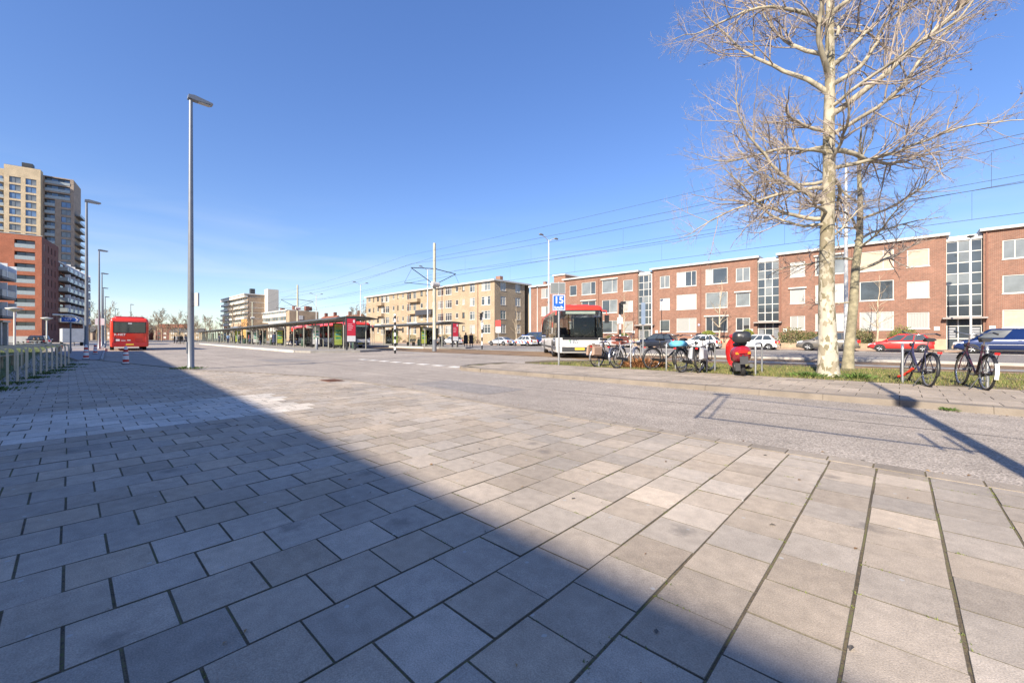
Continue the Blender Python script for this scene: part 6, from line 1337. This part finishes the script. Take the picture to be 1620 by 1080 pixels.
# ---------------------------------------------------------------- people
SKIN = mat('skin', (.5,.3,.21), .6, var=.06); SHOE = mat('shoe', (.03,.028,.027), .6)
def person(label, x, y, rz, top, legs, hair=(.04,.03,.02), pose='stand', z=0, coat=None, h=1.72, group='people waiting at the station', hatc=None, bag=None):
    k = h/1.72; t = thing('person', label, 'person', (x,y,z), rz, group); t.scale = (k,k,k)
    J = {'pel':(0,0,.95),'sp':(0,0,1.13),'ch':(.01,0,1.33),'nk':(.01,0,1.47),'hd':(.025,0,1.57),'tp':(.02,0,1.68)}
    sit = pose == 'sit'; dz = -.5 if sit else 0
    for s, q in ((1,'l'),(-1,'r')):
        sw = (.18 if s > 0 else -.16) if pose == 'walk' else 0
        J['sh'+q] = (0,s*.17,1.4); J['el'+q] = (.02-sw*.5,s*.24,1.14); J['wr'+q] = ((.2,s*.16,1.0) if (sit or bag) else (.08-sw,s*.25,.9)); J['ha'+q] = ((.28,s*.12,1.0) if (sit or bag) else (.11-sw*1.1,s*.25,.8))
        J['hp'+q] = (0,s*.09,.9)
        if sit: J['kn'+q] = (.44,s*.1,.96); J['an'+q] = (.44,s*.1,.57); J['to'+q] = (.6,s*.11,.54)
        else: J['kn'+q] = (.03+sw,s*.1,.5); J['an'+q] = (sw*1.4,s*.1,.09); J['to'+q] = (.16+sw*1.4,s*.12,.045)
    rad = {'pel':.13,'sp':.12,'ch':.145,'nk':.06,'hd':.085,'tp':.075,'sh':.07,'el':.045,'wr':.03,'ha':.032,'hp':.095,'kn':.062,'an':.042,'to':.036}
    ks = list(J); vs_ = [Vector(J[q])+Vector((0,0,dz)) for q in ks]; ix = {q:i for i, q in enumerate(ks)}
    E_ = [('pel','sp'),('sp','ch'),('ch','nk'),('nk','hd'),('hd','tp')]
    for q in 'lr': E_ += [('ch','sh'+q),('sh'+q,'el'+q),('el'+q,'wr'+q),('wr'+q,'ha'+q),('pel','hp'+q),('hp'+q,'kn'+q),('kn'+q,'an'+q),('an'+q,'to'+q)]
    me = bpy.data.meshes.new('p'); me.from_pydata(vs_, [(ix[a],ix[c]) for a,c in E_], []); o = bpy.data.objects.new('p', me); col.objects.link(o)
    sm = o.modifiers.new('s', 'SKIN'); sm.use_smooth_shade = True; o.modifiers.new('u', 'SUBSURF').levels = 1
    for i, q in enumerate(ks):
        r_ = rad.get(q) or rad[q[:2]]; me.skin_vertices[0].data[i].radius = (r_*(.75 if q in ('pel','sp','ch') else 1), r_); me.skin_vertices[0].data[i].use_root = (q == 'pel')
    bpy.context.view_layer.update(); nm_ = bpy.data.meshes.new_from_object(o.evaluated_get(bpy.context.evaluated_depsgraph_get())); bpy.data.objects.remove(o)
    nm_.materials.clear(); tm = mat('cloth_%.2f_%.2f_%.2f' % top, top, .85, var=.15, scale=9); lm = mat('cloth_%.2f_%.2f_%.2f' % legs, legs, .85, var=.15, scale=9)
    for m_ in (tm, lm, SKIN, SHOE): nm_.materials.append(m_)
    for p in nm_.polygons:
        c = p.center-Vector((0,0,dz)); low = c.z < .95 and abs(c.y) < .2
        if c.z > 1.47: p.material_index = 2
        elif (Vector(c)-Vector(J['hal'])).length < .09 or (Vector(c)-Vector(J['har'])).length < .09: p.material_index = 2
        elif sit: p.material_index = (3 if c.x > .35 and c.z < .62 else 1) if (c.z < .94 or (c.x > .12 and abs(c.y) < .2 and c.z < 1.05)) else 0
        elif c.z < .1: p.material_index = 3
        elif low: p.material_index = 1
        else: p.material_index = 0
    body = link('body', nm_, t)
    b = MB(); zc = 1.64+dz; b.lathe([(.088,-.1),(.1,-.04),(.1,.03),(.075,.09),(.02,.115)], 12, (.0,0,zc), 0, 1.0, .92); b.build('hair' if not hatc else 'hat', mat('hair_%.2f_%.2f' % (hair[0], hair[1]), hatc or hair, .8), t)
    b = MB(); b.loft([[(.1,-.012,1.575+dz),(.1,.012,1.575+dz),(.12,0,1.565+dz)],[(.095,-.008,1.61+dz),(.095,.008,1.61+dz),(.1,0,1.61+dz)]], 0, False); b.build('nose', SKIN, t)
    if coat:
        b = MB(); L0 = .42 if coat == 'long' else .78
        b.lathe([(.27,L0),(.24,.7),(.2,.95),(.185,1.15),(.2,1.33),(.17,1.43),(.08,1.49)], 14, (0,0,dz), 0, .8, 1.08); b.build('coat', tm, t)
    if bag: b = MB(); b.cbox((-.02,.3,.85), (.25,.1,.28)); b.tube([(-.02,.28,1.0),(0,.2,1.42)], .01, 4); b.build('bag', mat('bag_%.2f_%.2f_%.2f' % bag, bag, .7), t)
    return t
BLK, NAVY, GREYC = (.018,.018,.02), (.03,.04,.09), (.16,.16,.17)
person('person in a long black coat walking over the crossing', -37.9, 32.4, R(-30), BLK, BLK, pose='walk', coat='long', z=.0, group='people walking at the crossing'); person('person in a long dark coat walking close beside another', -37.6, 33.0, R(-30), (.03,.025,.03), BLK, pose='walk', coat='long', group='people walking at the crossing', hair=(.1,.07,.04))

# ---------------------------------------------------------------- bus station
SA = R(4.3)
def stn(s, n, o): return (o[0]-math.cos(SA)*s+math.sin(SA)*n, o[1]+math.sin(SA)*s+math.cos(SA)*n)
ROOFD = mat('canopy_dark', (.1,.105,.095), .5, .2, var=.2, scale=1.5); POST = mat('canopy_post', (.3,.3,.26), .5, .3, var=.12)
YEL = mat('poster_yellow_green', (.55,.6,.12), .5, var=.05); PGRN = mat('poster_green', (.05,.4,.2), .5); PRED = mat('poster_red', (.62,.03,.06), .45, var=.05)
def platform(name, o, n0, n1, Lp, z=.13):
    P_ = [stn(-2.5, (n0+n1)/2+.6, o), stn(-1.5, n0+.5, o), stn(.5, n0, o), stn(Lp, n0, o), stn(Lp, n1, o), stn(.5, n1, o), stn(-1.5, n1-.5, o)]
    pf = sheet(name, P_, z, PAVE2, .3)
    for k in range(int(min(Lp, 60)/1.5)):
        a = stn(.5+k*1.5, n0-.02, o); b = MB(); b.box(-1.48,0,-.12,.14,-.1,z+.012); q = b.build('kerb_stone', mat('pale_kerb', (.52,.49,.43), .8, var=.12), pf, (a[0],a[1],0), (0,0,-SA))
    return pf
def canopy(label, o, nc, Lp, step=3.6, z=.13, wd=3.4, H=2.62):
    t = thing('platform_canopy', label, 'canopy', (o[0],o[1],z), math.pi-SA); # local x runs along the platform, local -y is across (away from the camera)
    yy = -nc
    b = MB(); prof = [(-wd*.55,H+.02),(-wd*.3,H+.16),(0,H+.2),(wd*.28,H+.14),(wd*.5,H-.04),(wd*.5,H-.1),(wd*.28,H+.08),(0,H+.13),(-wd*.3,H+.09),(-wd*.55,H-.05)]
    k = 0; x = .0
    while x < Lp:
        x1 = min(x+step*2-.03, Lp); b = MB(); b.xprism([(yy+a,c) for a,c in reversed(prof)], x, x1); b.build('roof_panel', ROOFD, t); x += step*2
    n = int(Lp/step)
    for k in range(n+1):
        x = .5+k*step
        if x > Lp: break
        b = MB(); b.tube([(x,yy+.9,0),(x,yy+.9,H)], .06, 8); p = b.build('post', POST, t)
        b = MB(); b.tube([(x,yy-1.0,0),(x,yy-1.0,H)], .05, 8); b.build('post', POST, t)
        b = MB(); b.xprism([(yy-wd*.5,H-.02),(yy+wd*.45,H-.1),(yy+wd*.45,H-.02),(yy-wd*.3,H+.06)], x-.05, x+.05); b.build('beam', WHITE if k % 2 else POST, p)
        if k % 3 == 1:
            b = MB(); b.box(x+.2,x+step-.2,yy-1.02,yy-1.0,.15,2.1); g_ = b.build('wind_screen', CLEAR, t); b = MB(); b.box(x+.2,x+step-.2,yy-1.04,yy-.98,2.1,2.16); b.box(x+.2,x+step-.2,yy-1.04,yy-.98,.1,.15); b.build('screen_rail', POST, g_)
            b = MB(); b.box(x+.25,x+.27,yy-1,yy+.3,.15,2.1); b.build('wind_screen', CLEAR, t)
    return t
def bench(label, x, y, rz, z=.13):
    t = thing('bench', label, 'bench', (x,y,z), rz, 'station benches'); b = MB(); b.box(-.9,.9,-.2,.2,.43,.47); b.build('seat', DARKSTEEL, t); b = MB(); b.box(-.9,.9,.2,.23,.55,.85); b.build('backrest', DARKSTEEL, t)
    for s in (-.7,.7): b = MB(); b.box(s-.03,s+.03,-.18,.23,0,.43); b.box(s-.025,s+.025,.195,.225,.43,.6); b.build('leg', DARKSTEEL, t)
def advert(label, x, y, rz, m, z=.13, w_=.82, foot=.6, top=2.6, kind='red'):
    t = thing('advert_panel', label, 'advert panel', (x,y,z), rz, 'advertising panels')
    b = MB(); b.box(-w_/2,w_/2,-.12,.12,foot,top); b.build('case', DARKSTEEL, t)
    for s in (-w_*.4,w_*.4): b = MB(); b.box(s-.06,s+.06,-.08,.08,0,foot); b.build('leg', DARKSTEEL, t)
    h = top-foot
    for s in (-1,1):
        b = MB(); q = s*.126; b.box(-w_/2+.07,w_/2-.07,min(q,q-s*.006),max(q,q-s*.006),foot+.08,top-.08); ps = b.build('poster', m, t)
        if kind == 'red':
            b = MB(); b.box(-w_/2+.07,w_/2-.07,min(q+s*.001,q+s*.004),max(q+s*.001,q+s*.004),foot+.08,foot+h*.27); b.build('white_strip', PW, ps)
            for k in range(4): b = MB(); ww = [.3,.38,.34,.26][k]*.62; b.box(-.28,-.28+ww*1.8,min(q+s*.001,q+s*.004),max(q+s*.001,q+s*.004),foot+h*(.72-.075*k),foot+h*(.75-.075*k)); b.build('text_line', mat('pink_print', (.75,.4,.42), .5), ps)
            b = MB(); b.box(.14,.28,min(q+s*.001,q+s*.004),max(q+s*.001,q+s*.004),foot+h*.8,foot+h*.92); b.build('emblem', PW, ps)
        else:
            for k in range(3): b = MB(); b.box(-w_*.3,w_*.3,min(q+s*.001,q+s*.004),max(q+s*.001,q+s*.004),foot+h*(.62-.16*k),foot+h*(.7-.16*k)); b.build('print_block', PGRN if k != 1 else mat('poster_teal', (.15,.5,.45), .5), ps)
    return t
O1 = (-33.4, 15.2); platform('platform', O1, -3.3, 3.2, 112); canopy('long dark platform canopy with many posts along the bus station', O1, 1.3, 104)
O2 = (-36.3, 28.0); platform('platform', O2, -2.2, 3.0, 60); canopy('second platform canopy, in front of the tan brick block', O2, .9, 46)
advert('red advertising panel at the end of the long platform canopy', *stn(-1.0, .4, O1), R(90)-SA, PRED)
advert('red advertising panel at the end of the second canopy', *stn(-1.4, .4, O2), R(90)-SA, PRED)
def ad_row(O, lst, lab):
    for (s, n, m, kind) in lst: advert(lab, *stn(s, n, O), R(90)-SA, m, top=2.35, foot=.25, kind=kind)
ad_row(O1, ((5.2,1.6,YEL,'y'),(26,1.6,YEL,'y'),(55,1.6,YEL,'y')), 'yellow green poster panel under the long platform canopy'); ad_row(O1, ((11.5,1.6,PW,'y'),(40,1.6,PW,'y')), 'white poster panel under the long platform canopy'); ad_row(O2, ((5.8,.8,YEL,'y'),(13.2,.8,YEL,'y')), 'yellow green poster panel under the second canopy')
for (s, n, O) in ((7.5,1.9,O1),(14.5,1.9,O1),(30,1.9,O1),(46,1.9,O1),(3.4,1.4,O2),(10,1.4,O2)): bench('dark steel bench under a platform canopy', *stn(s, n, O), -SA)
# departure boards hanging under the roof
for k, (s, O) in enumerate(((9,O1),(22,O1),(38,O1),(4.5,O2),(12,O2))):
    a = stn(s, .6, O); t = thing('departure_board', 'hanging white information board under a platform canopy', 'board', (a[0],a[1],2.05), R(90)-SA, 'hanging information boards'); b = MB(); b.box(-.6,.6,-.05,.05,0,.3); b.build('case', WHITE, t); b = MB(); b.tube([(-.45,0,.3),(-.45,0,.75)], .012, 4); b.tube([(.45,0,.3),(.45,0,.75)], .012, 4); b.build('hanger', DARKSTEEL, t)
a = stn(2.2, -1.2, O1); t = thing('information_column', 'low grey column before the red advertising panel of the long canopy', 'column', (a[0],a[1],.13), 0); b = MB(); b.lathe([(.1,0),(.1,.95),(.06,1.0)], 12); b.build('body', GREYPOLE, t)
# people on the platforms
W_ = [((7.2,2.0,O2),BLK,NAVY,'stand','short','person in black jacket and jeans standing at the second canopy bench',90),
      ((3.3,1.35,O2),GREYC,BLK,'sit',None,'person in grey sitting on the second canopy bench',-90),
      ((62,1.0,O1),BLK,BLK,'stand','long','person in a long black coat waiting far along the platform',-60),
      ((58,.6,O1),(.12,.2,.35),NAVY,'stand',None,'person in a blue jacket waiting far along the platform',-30),
      ((44,1.4,O1),(.3,.05,.05),BLK,'stand',None,'person in a red jacket under the long canopy',-100),
      ((35,1.2,O1),BLK,GREYC,'stand','short','person in black jacket and grey trousers under the long canopy',10),
      ((49,.9,O1),(.5,.48,.45),NAVY,'walk',None,'person in a pale jacket walking under the long canopy',180),
      ((70,.8,O1),GREYC,BLK,'stand','short','person in grey coat at the far part of the platform',-90),
      ((13.5,5.6,O1),(.3,.22,.2),(.2,.2,.22),'stand',None,'person in brown standing at the bus door between platforms',-60),
      ((66,.4,O1),NAVY,NAVY,'walk','short','person in dark blue walking at the far platform end',0),
      ((20.5,2.2,O1),BLK,NAVY,'stand','short','person in black jacket leaning by the glass screen',-90)]
for ((s, n, O), top, legs, pose, coat, lb, az) in W_:
    a = stn(s, n, O); person(lb, a[0], a[1], R(az), top, legs, pose=pose, coat=coat, z=.13 if n < 5 else -.02)
for k in range(7):
    person(['person in dark clothes crossing the far end of the street','person in grey clothes crossing the far end of the street'][k % 2], -92-k*3.5, 13.2+k*.35+(k % 3)*.9, R(40*k), [BLK,GREYC][k % 2], BLK, pose='walk' if k % 2 else 'stand', coat='short', group='people far down the street', z=.0)
# people seated on the terrace at the left
for k in range(2): person('person in black seated at the white terrace bench', -79-k*3.0, -3.0+.25*k, R(-10), BLK, BLK, pose='sit', group='people on the terrace', coat=None)

for k, (s, n, O) in enumerate(((2.8,2.2,O1),(18,2.2,O1),(33,2.2,O1),(8.2,1.6,O2),(52,2.2,O1))):
    a = stn(s, n, O); t = thing('litter_bin', 'dark green litter bin under a platform canopy', 'litter bin', (a[0],a[1],.13), 0, 'station litter bins'); b = MB(); b.lathe([(.2,0),(.22,.1),(.22,.8),(.18,.86)], 14); b.build('body', mat('bin_green', (.03,.06,.045), .5), t); b = MB(); b.lathe([(.24,.95),(.24,1.0),(.05,1.06)], 14); b.tube([(.15,.1,.84),(.15,.1,.97)], .015, 4); b.tube([(-.15,-.1,.84),(-.15,-.1,.97)], .015, 4); b.build('lid', DARKSTEEL, t)
for k in range(9):
    s = 16+k*5.3; a = stn(s, .5+(k*37 % 10)*.17, O1)
    person(['person in black waiting among the canopy posts','person in grey waiting among the canopy posts','person in navy waiting among the canopy posts'][k % 3], a[0], a[1], R(k*77), [BLK,GREYC,NAVY][k % 3], [NAVY,BLK,GREYC][k % 3], pose='walk' if k % 4 == 1 else 'stand', coat=['short',None,'long'][k % 3], z=.13)

person('bus driver in dark blue seated at the wheel of the turning bus', -12.6-1.45*.683+.5*.731, 18.9+1.45*.73+.5*.682, R(-47), NAVY, NAVY, pose='sit', z=.8, group='bus drivers')
